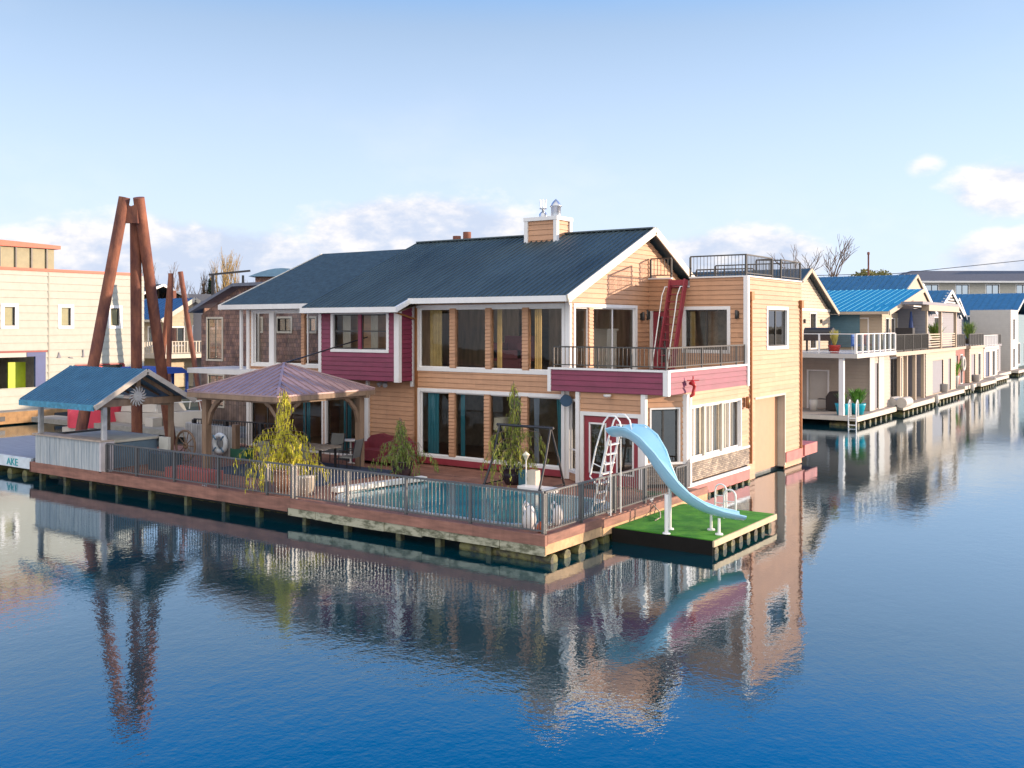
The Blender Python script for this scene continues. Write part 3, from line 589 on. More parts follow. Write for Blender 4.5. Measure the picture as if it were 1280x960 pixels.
MB().lathe([(.3, 0), (.27, .42)], (-8.1, 9.6, 1.72), 20).build('lamp_shade', mat('cream lamp shade', (.75, .68, .52), .8), t); MB().lathe([(.12, 0), (.16, .2), (.05, .34), (.02, .5)], (-8.1, 9.6, 1.3), 12).build('lamp_base', COPPER, t)
t = thing('side_table', 'dark side table under the drum shade lamp', 'table', (-8.1, 9.6, .54)); MB().box(-8.5, -7.7, 9.3, 9.9, 1.22, 1.3).build('tabletop', DARKF, t)
for x in (-8.45, -7.75):
    for y in (9.35, 9.85): MB().box(x-.03, x+.03, y-.03, y+.03, .54, 1.22).build('leg', DARKF, t)
def curtain(x0, x1, y, z0, z1, lab, m=TEAL, amp=.05, narrow=1.0):
    n = 24; vs = []; fs = []
    for j in range(7):
        f = j/6; w = 1-(1-narrow)*math.sin(math.pi*f*.8)
        for i in range(n+1):
            u = i/n; x = (x0+x1)/2+(u-.5)*(x1-x0)*w
            vs.append((x, y+amp*math.sin(u*math.pi*8), z1+(z0-z1)*f))
    for j in range(6):
        for i in range(n): a = j*(n+1)+i; fs.append((a, a+1, a+n+2, a+n+1))
    b = MB(); b.add(vs, fs, True); tag(b.build('curtain', m), lab, 'curtain', 'curtains behind the house windows')
curtain(-10.5, -10.0, 8.45, .7, 3.1, 'teal curtain at the left end of the long lower window'); curtain(-9.02, -8.84, 8.45, .7, 3.1, 'thin teal curtain just right of the first pier of the lower window')
curtain(-5.98, -5.75, 8.45, .7, 3.1, 'grey blue curtain right of the third pier of the lower window', mat('pale grey blue curtain', (.28, .33, .40), .9), narrow=.8); curtain(-5.1, -4.78, 8.45, .7, 3.1, 'teal curtain at the right end of the long lower window', narrow=.6)
curtain(-14.7, -14.3, 8.5, .6, 3.1, 'teal curtain behind the patio doors near the gazebo post'); curtain(-16.9, -16.5, 8.5, .6, 3.1, 'teal curtain behind the left patio doors')
OCH = mat('ochre curtain', (.48, .34, .13), .9, var=.2)
curtain(-10.45, -9.9, 8.5, 3.8, 6.05, 'ochre curtain at the left end of the upper window', OCH); curtain(-7.5, -7.3, 8.5, 3.8, 6.05, 'ochre curtain right of the middle pier upstairs', OCH); curtain(-5.98, -5.7, 8.5, 3.8, 6.05, 'ochre curtain right of the last pier upstairs', OCH)
curtain(-2.95, -2.75, 14.0, 4.5, 5.95, 'ochre curtain behind the tower front window', OCH)
curtain(-14.0, -13.6, 7.75, 4.5, 5.8, 'cream curtain in the left half of the maroon bay window', CREAM); curtain(-12.6, -12.25, 7.75, 4.5, 5.8, 'cream curtain in the right half of the maroon bay window', CREAM)
q = MB()
for k in range(11): 
    y = 9.1+k*.38; q.box(-.95, -.92, y, y+.3, 1.3, 2.9)
tag(q.build('vertical_blind', CREAM), 'cream vertical blind behind the ground floor side windows', 'blind')
# ============================================================ THE DECK
D = thing('floating_deck', 'wide red brown wooden deck on log floats in front of the tan house', 'deck', (-10, 3, .4))
ZD = .62
q = MB(); q.box(-21.25, -.0, -.04, 6.1, ZD-.12, ZD); q.build('decking', DECKM, D)
q = MB(); q.box(-21.25, -.0, 6.1, 8.4, .34, .48); q.box(-1.5, 0, 8.4, 8.9, .34, .47); q.build('walkway', DECKM, D)
q = PC('fascia_board', FASC, D)
q.box(-21.3, -8.35, -.12, -.045, .30, .645); q.box(-8.35, .06, -.16, -.045, .42, .665)
q.box(.0, .07, -.045, 2.4, .45, .66); q.box(.0, .07, 2.4, 8.7, .40, .60); q.box(-21.33, -21.26, -.12, 6.1, .30, .645)
q = MB()
x = -8.3
while x < -.1:
    L_ = min(random.uniform(.5, 2.2), .05-x); q.box(x, x+L_-.012, -.135+random.uniform(-.012, .012), -.05, .2+random.uniform(-.02, .03), .42); x += L_
q.build('pale_edge_timber', PALEC, D)
q = PC('edge_timber', mat('raw side edge timber', (.52, .33, .17), .75, var=.3, scale=4), D); q.box(.0, .055, -.13, 2.4, .22, .45); q.box(.0, .055, 2.4, 8.7, .2, .40)  # warm timber colour of the side edge boards, varied at random
for i in range(13):
    x = -20.9+i*1.63+random.uniform(-.3, .3); q = MB(); s_ = random.uniform(.06, .085); q.box(x-s_, x+s_, -.08, .08, -.4, .30 if x < -8.3 else .2); q.build('stub_post', mat('dark mottled stub timber', (.03, .028, .018), .7, col2=(.10, .10, .04), scale=6), D)  # near-black with random olive mottling, darkened so the posts show less
for i in range(14):
    y = .15+i*.62; q = MB(); q.tube([(-2.5, y, .06), (.02+.12*random.random(), y, .05)], .15+.03*random.random(), 9); q.build('float_log', LOGM, D)
for i in range(9):
    x = -20.5+i*2.35; q = MB(); q.tube([(x-1.1, .9, -.1), (x+1.1, .9, -.1)], .2, 9); q.build('float_log', LOGM, D)
q = MB(); q.box(-21, -.6, .75, 8.0, -.3, .30); q.build('float_block', mat('dark float block', (.03, .03, .03), .6), D)  # even near-black colour for the block under the deck
# fences along the water side
fx = [-17.0, -15.4, -13.5, -11.45, -9.35]
railing([(x, .05) for x in fx]+[(-8.35, .05)], ZD, .93, label='grey metal railing on the left half of the deck edge, beside the bar hut', gap=.115, r=.011, pw=.07)
railing([(x, .05) for x in (-8.2, -6.25, -4.22, -2.2, -.12)], ZD, .97, label='grey metal railing beside the pool facing the open water', gap=.115, r=.011, pw=.07)
railing([(-.12, .11), (-.12, 1.72), (-.12, 3.35), (-.12, 5.02), (-.12, 6.5)], ZD, .97, label='grey metal railing along the short side of the deck beneath the slide', gap=.115, r=.011, pw=.07)
railing([(-.12, 6.9), (-.12, 7.6), (-.5, 8.6)], .55, .8, label='short end of grey railing at the stone base under the angled bay', gap=.115, r=.011, pw=.06)
# pool
def rrect(x0, x1, y0, y1, r, n=8):
    pts = []
    for cx, cy, a0 in ((x1-r, y0+r, -90), (x1-r, y1-r, 0), (x0+r, y1-r, 90), (x0+r, y0+r, 180)):
        for k in range(n+1): a = R(a0+90*k/n); pts.append((cx+r*math.cos(a), cy+r*math.sin(a)))
    return pts
PL = thing('swimming_pool', 'sunken swimming pool of blue water in the deck behind the railing', 'pool', (-4, 2.6, ZD))
q = MB(); pts = rrect(-7.6, -.55, .5, 4.5, 1.2); q.prism([(x, y, ZD+.004) for x, y in pts], (0, 0, .03)); q.build('pool_water', POOLW, PL)
o_ = rrect(-7.75, -.4, .35, 4.65, 1.3); q = MB(); n = len(pts)
q.add([(x, y, ZD+.06) for x, y in pts]+[(x, y, ZD+.06) for x, y in o_]+[(x, y, ZD+.0) for x, y in pts]+[(x, y, ZD+.0) for x, y in o_],
      [(i, (i+1) % n, n+(i+1) % n, n+i) for i in range(n)]+[(n+i, n+(i+1) % n, 3*n+(i+1) % n, 3*n+i) for i in range(n)]+[(i, 2*n+i, 2*n+(i+1) % n, (i+1) % n) for i in range(n)])
q.build('coping', mat('grey blue coping', (.30, .36, .36), .6), PL)
q = MB(); q.bar((-7.9, 1.2, ZD+.14), (-7.2, 4.3, ZD+.14), .3, .12); tag(q.build('cover_roller', mat('white pool cover', (.75, .72, .65), .6)), 'rolled white pool cover lying along the left end of the pool', 'cover roll')
q = MB(); q.box(-14.8, -9.3, 2.0, 5.6, ZD+.003, ZD+.02); tag(q.build('outdoor_rug', mat('dark blue outdoor rug', (.03, .05, .09), .95, var=.3)), 'dark blue outdoor rug spread under the gazebo', 'rug')
# ------------------------------------------------------------ swim platform
SP = thing('swim_platform', 'low floating platform with bright green artificial turf beside the deck corner', 'platform', (1.4, 5, .1))
q = MB(); q.box(.10, 2.75, 2.95, 6.95, .24, .35); q.build('turf', TURF, SP)
q = PC('edge_timber', mat('black platform edge timber', (.014, .013, .012), .95, spec=.1), SP); q.box(.08, 2.75, 2.88, 2.945, -.05, .33)  # even near-black colour on the front edge of the platform
q = PC('edge_board', mat('pale platform edge board', (.55, .43, .26), .7, var=.2), SP); q.box(2.755, 2.80, 2.88, 7.0, .20, .345)
for i in range(8):
    y = 3.15+i*.5; q = MB(); q.tube([(.4, y, .05), (2.74, y, .05)], .12, 9); q.build('float_log', LOGM, SP)
# ------------------------------------------------------------ slide
S = thing('water_slide', 'light blue pool slide with white ladder running over the railing to the green platform', 'slide', (-.9, 4.2, ZD))
path = [(-.02, 3.22, 2.60), (.2, 3.20, 2.62), (.5, 3.16, 2.58), (.76, 3.12, 2.42), (1.02, 3.11, 2.12), (1.25, 3.15, 1.74), (1.5, 3.26, 1.37), (1.8, 3.47, 1.07), (2.15, 3.70, .85), (2.5, 3.95, .73), (2.78, 4.17, .68), (2.92, 4.28, .66)]
path = [Vector(p) for p in path]
wid_ = [.38, .40, .40, .38, .35, .33, .31, .30, .29, .29, .30, .30]; hgt_ = [.20, .26, .32, .34, .33, .30, .26, .22, .19, .16, .13, .11]
q = MB(); vs = []; fs = []; ms = 14; A = []
for i, p in enumerate(path):
    t_ = (path[min(i+1, len(path)-1)]-path[max(i-1, 0)]).normalized(); sd = Vector((-t_.y, t_.x, 0)).normalized(); up = t_.cross(sd); up = -up if up.z < 0 else up
    a_ = []; b_ = []
    for k in range(ms+1):
        a = -1+2*k/ms; h = hgt_[i]*abs(a)**2.2; a_.append(p+sd*(wid_[i]*a)+up*h); b_.append(p+sd*(wid_[i]*a*1.10)+up*(h-.03))
    A.append(a_+b_[::-1])
m_ = len(A[0])
for a in A: vs += a
for i in range(len(path)-1):
    for k in range(m_): fs.append((i*m_+k, i*m_+(k+1) % m_, (i+1)*m_+(k+1) % m_, (i+1)*m_+k))
q.add(vs, fs, True); ch = q.build('chute', SLIDE, S)
md = ch.modifiers.new('s', 'SUBSURF'); md.levels = md.render_levels = 2
for sg in (-1, 1):
    pts = []
    for i, p in enumerate(path):
        t_ = (path[min(i+1, len(path)-1)]-path[max(i-1, 0)]).normalized(); sd = Vector((-t_.y, t_.x, 0)).normalized(); up = t_.cross(sd); up = -up if up.z < 0 else up
        pts.append(p+sd*(wid_[i]*1.04*sg)+up*(hgt_[i]*.96))
    q = MB(); q.tube(pts, .024, 8); q.build('rolled_rim', SLIDE, S)
for y in (2.98, 3.5):
    q = MB(); q.tube([(-.57, y, ZD), (-.07, y, 2.54)], .028, 7); q.build('ladder_rail', WHM, S)
    q = MB(); q.tube([(-.42, y, 1.35), (-.62, y, 1.55), (-.44, y, 2.3), (-.22, y, 2.95), (-.08, y, 3.12), (.10, y, 3.12), (.24, y, 2.98), (.30, y, 2.75), (.30, y, 2.6)], .022, 7); hr = q.build('handrail', WHM, S)
    q = MB(); q.tube([(-.26, y, 1.8), (-.55, y, 1.9)], .014, 6); q.build('handrail_bracket', WHM, hr)
    q = MB(); q.tube([(-.02, y, ZD), (-.02, y, 2.5)], .018, 7); q.build('leg', WHM, S)
for k in range(7):
    z = .88+k*.25; x = -.57+.5*(z-ZD)/1.9; q = MB(); q.box(x-.05, x+.06, 2.99, 3.49, z-.015, z+.015); q.build('rung', WHM, S)
for (x, y, z, r_) in ((1.52, 2.98, 1.30, .05), (1.36, 3.5, 1.42, .04), (2.60, 3.62, .74, .035), (2.22, 4.02, .80, .035)):
    q = MB(); q.tube([(x, y, .35), (x, y, z)], r_, 10); q.lathe([(0, .03), (.09, .03), (.10, 0)], (x, y, .352), 12); q.build('leg', WHM, S)
g = thing('grab_rail', 'pair of white hooped grab rails standing on the green platform', 'grab rail', (1.8, 6.4, .35))
for (x, y) in ((1.5, 6.3), (2.05, 5.6)):
    q = MB(); pts = []
    for k in range(9): a = math.pi*k/8; pts.append((x+.16*math.cos(a), y+.0, .95+.16*math.sin(a)))
    q.tube([(x+.16, y, .35)]+pts+[(x-.16, y, .35)], .026, 7); q.build('hoop', WHM, g)
    for z in (.6, .8): q = MB(); q.tube([(x-.16, y, z), (x+.16, y, z)], .015, 6); q.build('crossbar', WHM, g)
# ------------------------------------------------------------ gazebo
G = thing('gazebo', 'timber gazebo with four braced posts and purple brown hipped metal roof', 'gazebo', (-13, 4, ZD))
gx0, gx1, gy0, gy1 = -14.8, -11.2, 2.25, 5.7
for x in (gx0, gx1):
    for y in (gy0, gy1):
        q = MB(); q.box(x-.11, x+.11, y-.11, y+.11, ZD, 3.05); p = q.build('post', CEDAR, G)
        for (dx, dy) in ((1 if x == gx0 else -1, 0), (0, 1 if y == gy0 else -1)):
            q = MB(); pts = [(x+dx*.08, y+dy*.08, 2.15), (x+dx*.22, y+dy*.22, 2.55), (x+dx*.5, y+dy*.5, 2.85), (x+dx*.72, y+dy*.72, 2.97)]
            for a, b in zip(pts[:-1], pts[1:]): q.bar(a, b, .10, .12)
            q.build('brace', CEDAR, p)
q = PC('beam', CEDAR, G); q.box(gx0-.35, gx1+.35, gy0-.1, gy0+.04, 2.95, 3.18); q.box(gx0-.35, gx1+.35, gy1-.04, gy1+.1, 2.95, 3.18); q.box(gx0-.1, gx0+.04, gy0+.05, gy1-.05, 2.95, 3.16); q.box(gx1-.04, gx1+.1, gy0+.05, gy1-.05, 2.95, 3.16)
ex0, ex1, ey0, ey1, ezz = gx0-.42, gx1+.30, gy0-.45, gy1+.42, 3.24; pk_ = (-13.0, 3.97, 4.12)
q = MB(); cs = [(ex0, ey0, ezz), (ex1, ey0, ezz), (ex1, ey1, ezz), (ex0, ey1, ezz)]
for a, b in zip(cs, cs[1:]+cs[:1]):
    A_, B_, T = Vector(a), Vector(b), Vector(pk_); q.add([A_, B_, T, A_-Vector((0, 0, .05)), B_-Vector((0, 0, .05)), T-Vector((0, 0, .06))], [(0, 1, 2), (5, 4, 3), (0, 3, 4, 1)])
    nrm = (B_-A_).cross(T-A_).normalized(); L = (B_-A_).length; mid = (A_+B_)/2; e = (B_-A_).normalized(); n_ = int(L/.26)
    for k in range(1, n_):
        p = A_+e*(L*k/n_); f = 1-abs((p-mid).dot(e))/(L/2); tp = p+(T-mid)*f; q.bar(p+nrm*.012, tp+nrm*.012, .03, .03, up=nrm)
    q.bar(A_+nrm*.02, T+nrm*.02, .08, .04)
q.build('roof', BRONZER, G)
q = PC('fascia_board', CEDAR, G)
q.box(ex0, ex1, ey0-.02, ey0+.02, ezz-.2, ezz-.055); q.box(ex0, ex1, ey1-.02, ey1+.02, ezz-.2, ezz-.055); q.box(ex1-.02, ex1+.02, ey0+.02, ey1-.02, ezz-.2, ezz-.055); q.box(ex0-.02, ex0+.02, ey0+.02, ey1-.02, ezz-.2, ezz-.055)
q = MB(); q.tube([(-13.0, 3.97, 4.12), (-13.1, 8.1, 4.95)], .025, 6); tag(q.build('stay_rod', BLACKM), 'thin black rod tying the gazebo peak to the house wall', 'rod')
railing([(-20.9, 6.4), (-19.2, 6.6), (-17.4, 6.8), (-15.9, 6.9)], .6, 1.05, label='black metal railing on the far side of the deck behind the gazebo', m=BLACKM, gap=.13, r=.012, pw=.12)
# ------------------------------------------------------------ bar hut
B = thing('bar_hut', 'open bar hut with blue metal gable roof at the left end of the deck', 'hut', (-19, 1.2, ZD))
hx0, hx1, hy0, hy1 = -20.95, -17.15, .0, 2.6
for x in (hx0+.05, hx1-.02):
    for y in (hy0+.05, hy1): q = MB(); q.box(x-.07, x+.07, y-.07, y+.07, ZD, 2.75); q.build('post', GREYW if y < 1 else CEDAR, B)
q = MB(); ridge = [(-22.0, 1.25, 3.93), (-16.65, 1.25, 3.93)]
for i_, (ye, ze) in enumerate(((-.62, 2.86), (3.12, 2.86))):
    q.hexa([(-21.05, ye, ze-.05), (-16.6, ye, ze-.05), (-16.6, 1.25, 3.88), (-21.05, 1.25, 3.88), (-21.05, ye, ze), (-16.6, ye, ze), (-16.6, 1.25, 3.93), (-21.05, 1.25, 3.93)])
    for k in range(26):
        x = -21.05+4.45*k/25; q.bar((x, ye, ze+.012), (x, 1.25, 3.942), .03, .02)
q.build('roof', BLUER, B)
q = PC('fascia_board', mat('blue painted eave board', (.06, .25, .38), .6, var=.4, scale=6), B); q.box(-21.05, -16.65, -.66, -.62, 2.66, 2.85)
q = PC('rake_board', mat('weathered rake board', (.46, .40, .34), .7, var=.2), B); q.bar((-16.57, -.66, 2.76), (-16.57, 1.25, 3.86), .05, .16); q.bar((-16.57, 3.16, 2.76), (-16.57, 1.25, 3.86), .05, .16)
q = PC('truss_beam', CEDAR, B); q.box(-17.2, -17.05, -.35, 2.95, 2.72, 2.94); q.box(-17.18, -17.06, 1.17, 1.33, 2.94, 3.8); q.bar((-17.1, -.1, 2.96), (-17.1, 1.2, 3.72), .08, .12); q.bar((-17.1, 2.6, 2.96), (-17.1, 1.3, 3.72), .08, .12); q.box(-21, -17.2, -.05, .08, 2.62, 2.74); q.box(-21, -17.2, 2.5, 2.62, 2.62, 2.74)
for k in range(5):
    x = -20.9+k*.88; q = MB(); q.bar((x, -.4, 2.93), (x, 1.25, 3.82), .05, .1); q.bar((x, 2.9, 2.93), (x, 1.25, 3.82), .05, .1); q.build('rafter', CEDAR, B)
BC = thing('bar_counter', 'grey weathered board bar counter under the blue roofed hut', 'bar counter', (-19, .2, ZD))
q = MB()
for k in range(26):
    x = -21.0+k*.147; q.box(x, x+.139, -.09+random.uniform(-.008, .008), -.04, ZD-.02, 1.60)
q.build('front_boards', mat('weathered blue grey boards', (.30, .34, .37), .8, col2=(.46, .48, .48), scale=2.5, stretch=(6, 6, .4)), BC)
q = PC('countertop', mat('worn counter top', (.42, .33, .26), .6, var=.2), BC); q.box(-21.1, -17.05, -.16, .35, 1.60, 1.65)
q = PC('corner_board', mat('pale corner board', (.55, .50, .50), .6), BC); q.box(-17.17, -17.08, -.12, .0, ZD-.02, 1.6); q.box(-17.12, -17.06, .0, .35, ZD, 1.6)
q = PC('side_panel', GREYW, BC); q.box(-21.05, -21.0, 0, 2.6, ZD, 1.6); 
t = thing('spa_tub', 'hot tub with grey cover sheet inside the bar hut', 'hot tub', (-19, 1.6, ZD))
q = MB(); q.prism([(x, y, ZD) for x, y in rrect(-20.7, -17.6, .55, 2.5, .3)], (0, 0, .85)); q.build('tub_shell', mat('grey blue tub shell', (.13, .2, .26), .5), t)
q = MB(); q.prism([(x, y, ZD+.852) for x, y in rrect(-20.75, -17.55, .5, 2.55, .3)], (0, 0, .08)); q.build('tub_cover', mat('pale tub cover', (.58, .55, .45), .6, var=.1), t)
# sun face on the hut gable
q = MB(); c = Vector((-16.98, 1.15, 3.02)); 
for k in range(16):
    a = 2*math.pi*k/16; a2 = a+.25; 
    p = lambda r_, a_: (c.x, c.y+r_*math.cos(a_), c.z+r_*math.sin(a_))
    q.prism([p(.14, a-.14), p(.27, a+.02), p(.34, a2), p(.25, a+.2), p(.14, a+.14)], (.03, 0, 0))
q.prism([p(.15, 2*math.pi*k/20) for k in range(20)], (.045, 0, 0)); q.prism([p(.03, 2*math.pi*k/10) for k in range(10)], (.08, 0, 0))
tag(q.build('sun_ornament', mat('brushed white metal', (.75, .73, .70), .35, .5)), 'round sun shaped metal ornament on the gable beam of the blue hut', 'ornament')
# things beside the hut
t = thing('partition_wall', 'low grey board partition behind the life ring', 'partition', (-17.2, 3.4, ZD)); q = MB(); q.box(-18.9, -16.2, 4.5, 4.58, ZD, 1.75); q.build('panel', GREYW, t); q = PC('end_post', CEDAR, t); q.box(-16.2, -16.0, 4.43, 4.63, ZD, 1.85)
def torus(c, R1, r, n=28, m=10, ax='y'):
    vs = []; fs = []
    for i in range(n):
        a = 2*math.pi*i/n
        for j in range(m):
            b = 2*math.pi*j/m; rr = R1+r*math.cos(b); u, v, w = rr*math.cos(a), rr*math.sin(a), r*math.sin(b)
            vs.append((c[0]+u, c[1]+w, c[2]+v) if ax == 'y' else (c[0]+w, c[1]+u, c[2]+v) if ax == 'x' else (c[0]+u, c[1]+v, c[2]+w))
    for i in range(n):
        for j in range(m): fs.append((i*m+j, i*m+(j+1) % m, ((i+1) % n)*m+(j+1) % m, ((i+1) % n)*m+j))
    b = MB(); b.add(vs, fs, True); return b
t = thing('life_ring', 'white life ring hanging on the grey partition beside the hut', 'life ring', (-16.6, 4.35, 1.1)); torus((-16.75, 4.36, 1.15), .30, .09).build('ring', mat('faded white life ring', (.70, .74, .76), .6, var=.1), t)
for k in range(4):
    a = math.pi/4+k*math.pi/2; q = MB(); q.tube([(-16.75+.2*math.cos(a), 4.27, 1.15+.2*math.sin(a)), (-16.75+.4*math.cos(a), 4.27, 1.15+.4*math.sin(a))], .03, 6); q.build('strap', mat('blue rope', (.1, .2, .3), .8), t)
t = thing('wagon_wheel', 'old wooden wagon wheel leaning behind the railing near the hut', 'wheel', (-17.6, 2.9, ZD)); torus((-16.9, 3.0, 1.2), .52, .04, ax='y').build('rim', CEDAR, t); torus((-16.9, 3.0, 1.2), .07, .05, ax='y').build('hub', CEDAR, t)
for k in range(10):
    a = math.pi*k/5; q = MB(); q.tube([(-16.9+.08*math.cos(a), 3.0, 1.2+.08*math.sin(a)), (-16.9+.5*math.cos(a), 3.0, 1.2+.5*math.sin(a))], .018, 5); q.build('spoke', CEDAR, t)
t = thing('planter_box', 'low red brown wooden planter box behind the left railing', 'planter', (-13.6, .8, ZD)); q = PC('board', mat('red planter boards', (.36, .10, .09), .7, var=.2), t); q.box(-14.7, -12.6, .55, .6, ZD, ZD+.3); q.box(-14.7, -12.6, 1.1, 1.15, ZD, ZD+.3); q.box(-14.7, -14.65, .6, 1.1, ZD, ZD+.3); q.box(-12.65, -12.6, .6, 1.1, ZD, ZD+.3); q.box(-14.65, -12.65, .6, 1.1, ZD, ZD+.25)
q = MB(); q.prism([(x, y, ZD) for x, y in rrect(-16.6, -15.5, 1.2, 1.9, .2)], (0, 0, .55)); tag(q.build('storage_tub', mat('dark blue storage tub', (.04, .07, .10), .5)), 'dark blue storage tub behind the railing just right of the bar counter', 'tub')
q = MB(); q.box(-17.0, -16.5, 2.0, 2.1, ZD, 1.6); tag(q.build('screen', mat('pale screen panel', (.6, .6, .55), .7)), 'pale upright screen panel next to the bar counter', 'screen')
# ------------------------------------------------------------ seats, table, swing frame
def patio_chair(x, y, rz, lab):
    t = thing('patio_chair', lab, 'chair', (0, 0, 0), 'patio chairs round the gazebo table')
    q = MB(); q.box(-.25, .25, -.25, .25, .40, .44); q.build('seat', SLING, t)
    q = MB(); q.hexa([(-.25, .23, .44), (.25, .23, .44), (.25, .26, .44), (-.25, .26, .44), (-.25, .36, 1.0), (.25, .36, 1.0), (.25, .39, 1.0), (-.25, .39, 1.0)]); q.build('backrest', SLING, t)
    for sx in (-1, 1):
        for sy in (-1, 1): q = MB(); q.tube([(sx*.27, sy*.25, 0), (sx*.27, sy*.25, .42)], .016, 6); q.build('leg', BLACKM, t)
        q = MB(); q.tube([(sx*.27, -.25, .42), (sx*.28, -.22, .64), (sx*.28, .24, .66), (sx*.27, .3, .7)], .016, 6); q.build('armrest', BLACKM, t)
        q = MB(); q.tube([(sx*.27, .25, .42), (sx*.27, .38, 1.02)], .016, 6); q.build('back_frame', BLACKM, t)
    t.location = (x, y, ZD+.02); t.rotation_euler = (0, 0, rz); return t
SLING = mat('grey sling fabric', (.20, .20, .19), .8)
c0 = patio_chair(-11.35, 3.4, R(200), 'grey sling patio chair nearest the railing, its back to the water')
for x, y, rz, l in ((-12.9, 3.3, 190, 'grey patio chair at the left front of the patio table'), (-10.9, 4.9, -75, 'grey patio chair at the right hand end of the patio table'), (-12.4, 5.6, 10, 'grey patio chair on the house side of the patio table')):
    dup(c0, (x, y, ZD+.02), l, R(rz))
t = thing('patio_table', 'dark patio table under the gazebo with dishes on it', 'table', (-12.2, 4.5, ZD)); q = MB(); q.prism([(x, y, 1.33) for x, y in rrect(-13.1, -11.3, 3.95, 5.05, .2)], (0, 0, .04)); q.build('tabletop', mat('mottled stone table top', (.30, .25, .2), .5, var=.5, scale=9), t)
for x in (-12.9, -11.5):
    for y in (4.15, 4.85): MB().box(x-.03, x+.03, y-.03, y+.03, ZD+.02, 1.33).build('leg', BLACKM, t)
t = thing('bistro_table', 'small white round bistro table beyond the patio table', 'table', (-12.6, 6.6, .48)); MB().lathe([(0, .86), (.36, .86), (.36, .83), (0, .83)], (-12.6, 6.7, .48), 20).build('tabletop', WHITE, t); q = MB(); q.lathe([(.25, 0), (.05, .06), (.03, .1), (.03, .83)], (-12.6, 6.7, .48), 12); q.build('pedestal', WHITE, t)
t = thing('garden_sofa', 'burgundy cushioned loveseat against the tan wall behind the small cedar', 'sofa', (-11.6, 7.4, .48)); BUR = mat('burgundy outdoor cushion', (.20, .03, .045), .8, var=.15)
q = MB(); q.prism([(x, 7.05, z) for x, z in [(-12.6, .6), (-10.8, .6), (-10.8, .98), (-12.6, .98)]], (0, .6, 0)); q.build('seat', BUR, t)
q = MB(); q.prism([(-12.7, 7.65, .6), (-10.7, 7.65, .6), (-10.7, 7.65, 1.25), (-10.9, 7.65, 1.42), (-11.3, 7.65, 1.5), (-11.6, 7.65, 1.44), (-11.8, 7.65, 1.44), (-12.1, 7.65, 1.5), (-12.5, 7.65, 1.42), (-12.7, 7.65, 1.25)], (0, .25, 0)); q.build('backrest', BUR, t)
q = PC('armrest', BUR, t); q.box(-12.85, -12.6, 7.05, 7.9, .5, 1.18); q.box(-10.8, -10.55, 7.05, 7.9, .5, 1.18)
t = thing('swing_frame', 'black steel swing frame without a seat beside the pool', 'swing frame', (-4.2, 5.3, ZD))
for x, dx in ((-5.1, -.1), (-3.3, .05)):
    q = MB(); q.tube([(x+dx, 4.6, ZD), (x+dx*.2, 5.0, 1.5), (x, 5.3, 2.42)], .035, 8); q.build('leg', BLACKM, t)
    q = MB(); q.tube([(x+dx, 6.0, ZD), (x+dx*.2, 5.7, 1.5), (x, 5.3, 2.42)], .035, 8); q.build('leg', BLACKM, t)
    q = MB(); q.tube([(x+dx, 4.6, ZD+.1), (x+dx, 6.0, ZD+.1)], .02, 6); q.build('foot_bar', BLACKM, t)
q = MB(); q.tube([(-5.2, 5.3, 2.42), (-3.2, 5.3, 2.42)], .04, 8); q.build('crossbar', BLACKM, t)
t = thing('garden_lantern', 'slim white garden lantern on a post near the swing frame', 'lantern', (-4.0, 5.0, ZD)); q = MB(); q.tube([(-3.95, 5.0, ZD), (-3.95, 5.0, 1.5)], .018, 6); q.build('post', WHM, t); q = MB(); q.lathe([(.03, 0), (.10, .14), (.12, .15), (.0, .26)], (-3.95, 5.0, 1.48), 8); q.build('lantern_head', mat('cream lantern glass', (.7, .65, .5), .5), t)
t = thing('pump_housing', 'teal and cream pump box beneath the garden lantern', 'pump box', (-3.9, 5.3, ZD)); MB().box(-4.35, -4.05, 5.2, 5.5, ZD, 1.12).build('cabinet', mat('dark teal cabinet', (.03, .12, .16), .5), t); MB().box(-4.03, -3.72, 5.15, 5.4, ZD, 1.16).build('side_panel', CREAM, t)
q = MB(); q.prism([(x, y, ZD+.01) for x, y in rrect(-4.1, -2.9, 4.7, 5.2, .1)], (0, 0, .12)); tag(q.build('float_mat', WHITE), 'white folded float mat at the far edge of the pool', 'mat')
# swim float toys in the near corner of the railing
for (x, y, s_, l) in ((-.75, .42, 1.0, 'white swan shaped pool float wedged in the railing corner'), (-.5, 1.25, .85, 'second white swan pool float behind the side railing')):
    t = thing('pool_float', l, 'pool float', (x, y, ZD)); q = MB(); q.tube([(x, y, ZD+.01), (x, y, ZD+.22*s_), (x+.02, y, ZD+.42*s_), (x+.03, y, ZD+.55*s_)], [.12*s_, .17*s_, .13*s_, .05*s_], 12); q.build('body', WHITE, t)
    q = MB(); q.tube([(x-.12, y+.05, ZD+.3*s_), (x-.2, y+.05, ZD+.5*s_), (x-.14, y+.05, ZD+.62*s_), (x-.05, y+.03, ZD+.56*s_)], .035*s_, 8); q.build('neck', WHITE, t)
q = MB(); q.lathe([(.0, 0), (.1, .02), (.12, .15), (.08, .24), (0, .26)], (-.32, .3, ZD), 12); tag(q.build('mooring_ball', mat('orange buoy', (.6, .12, .03), .5)), 'small orange ball in the corner of the railing', 'buoy')
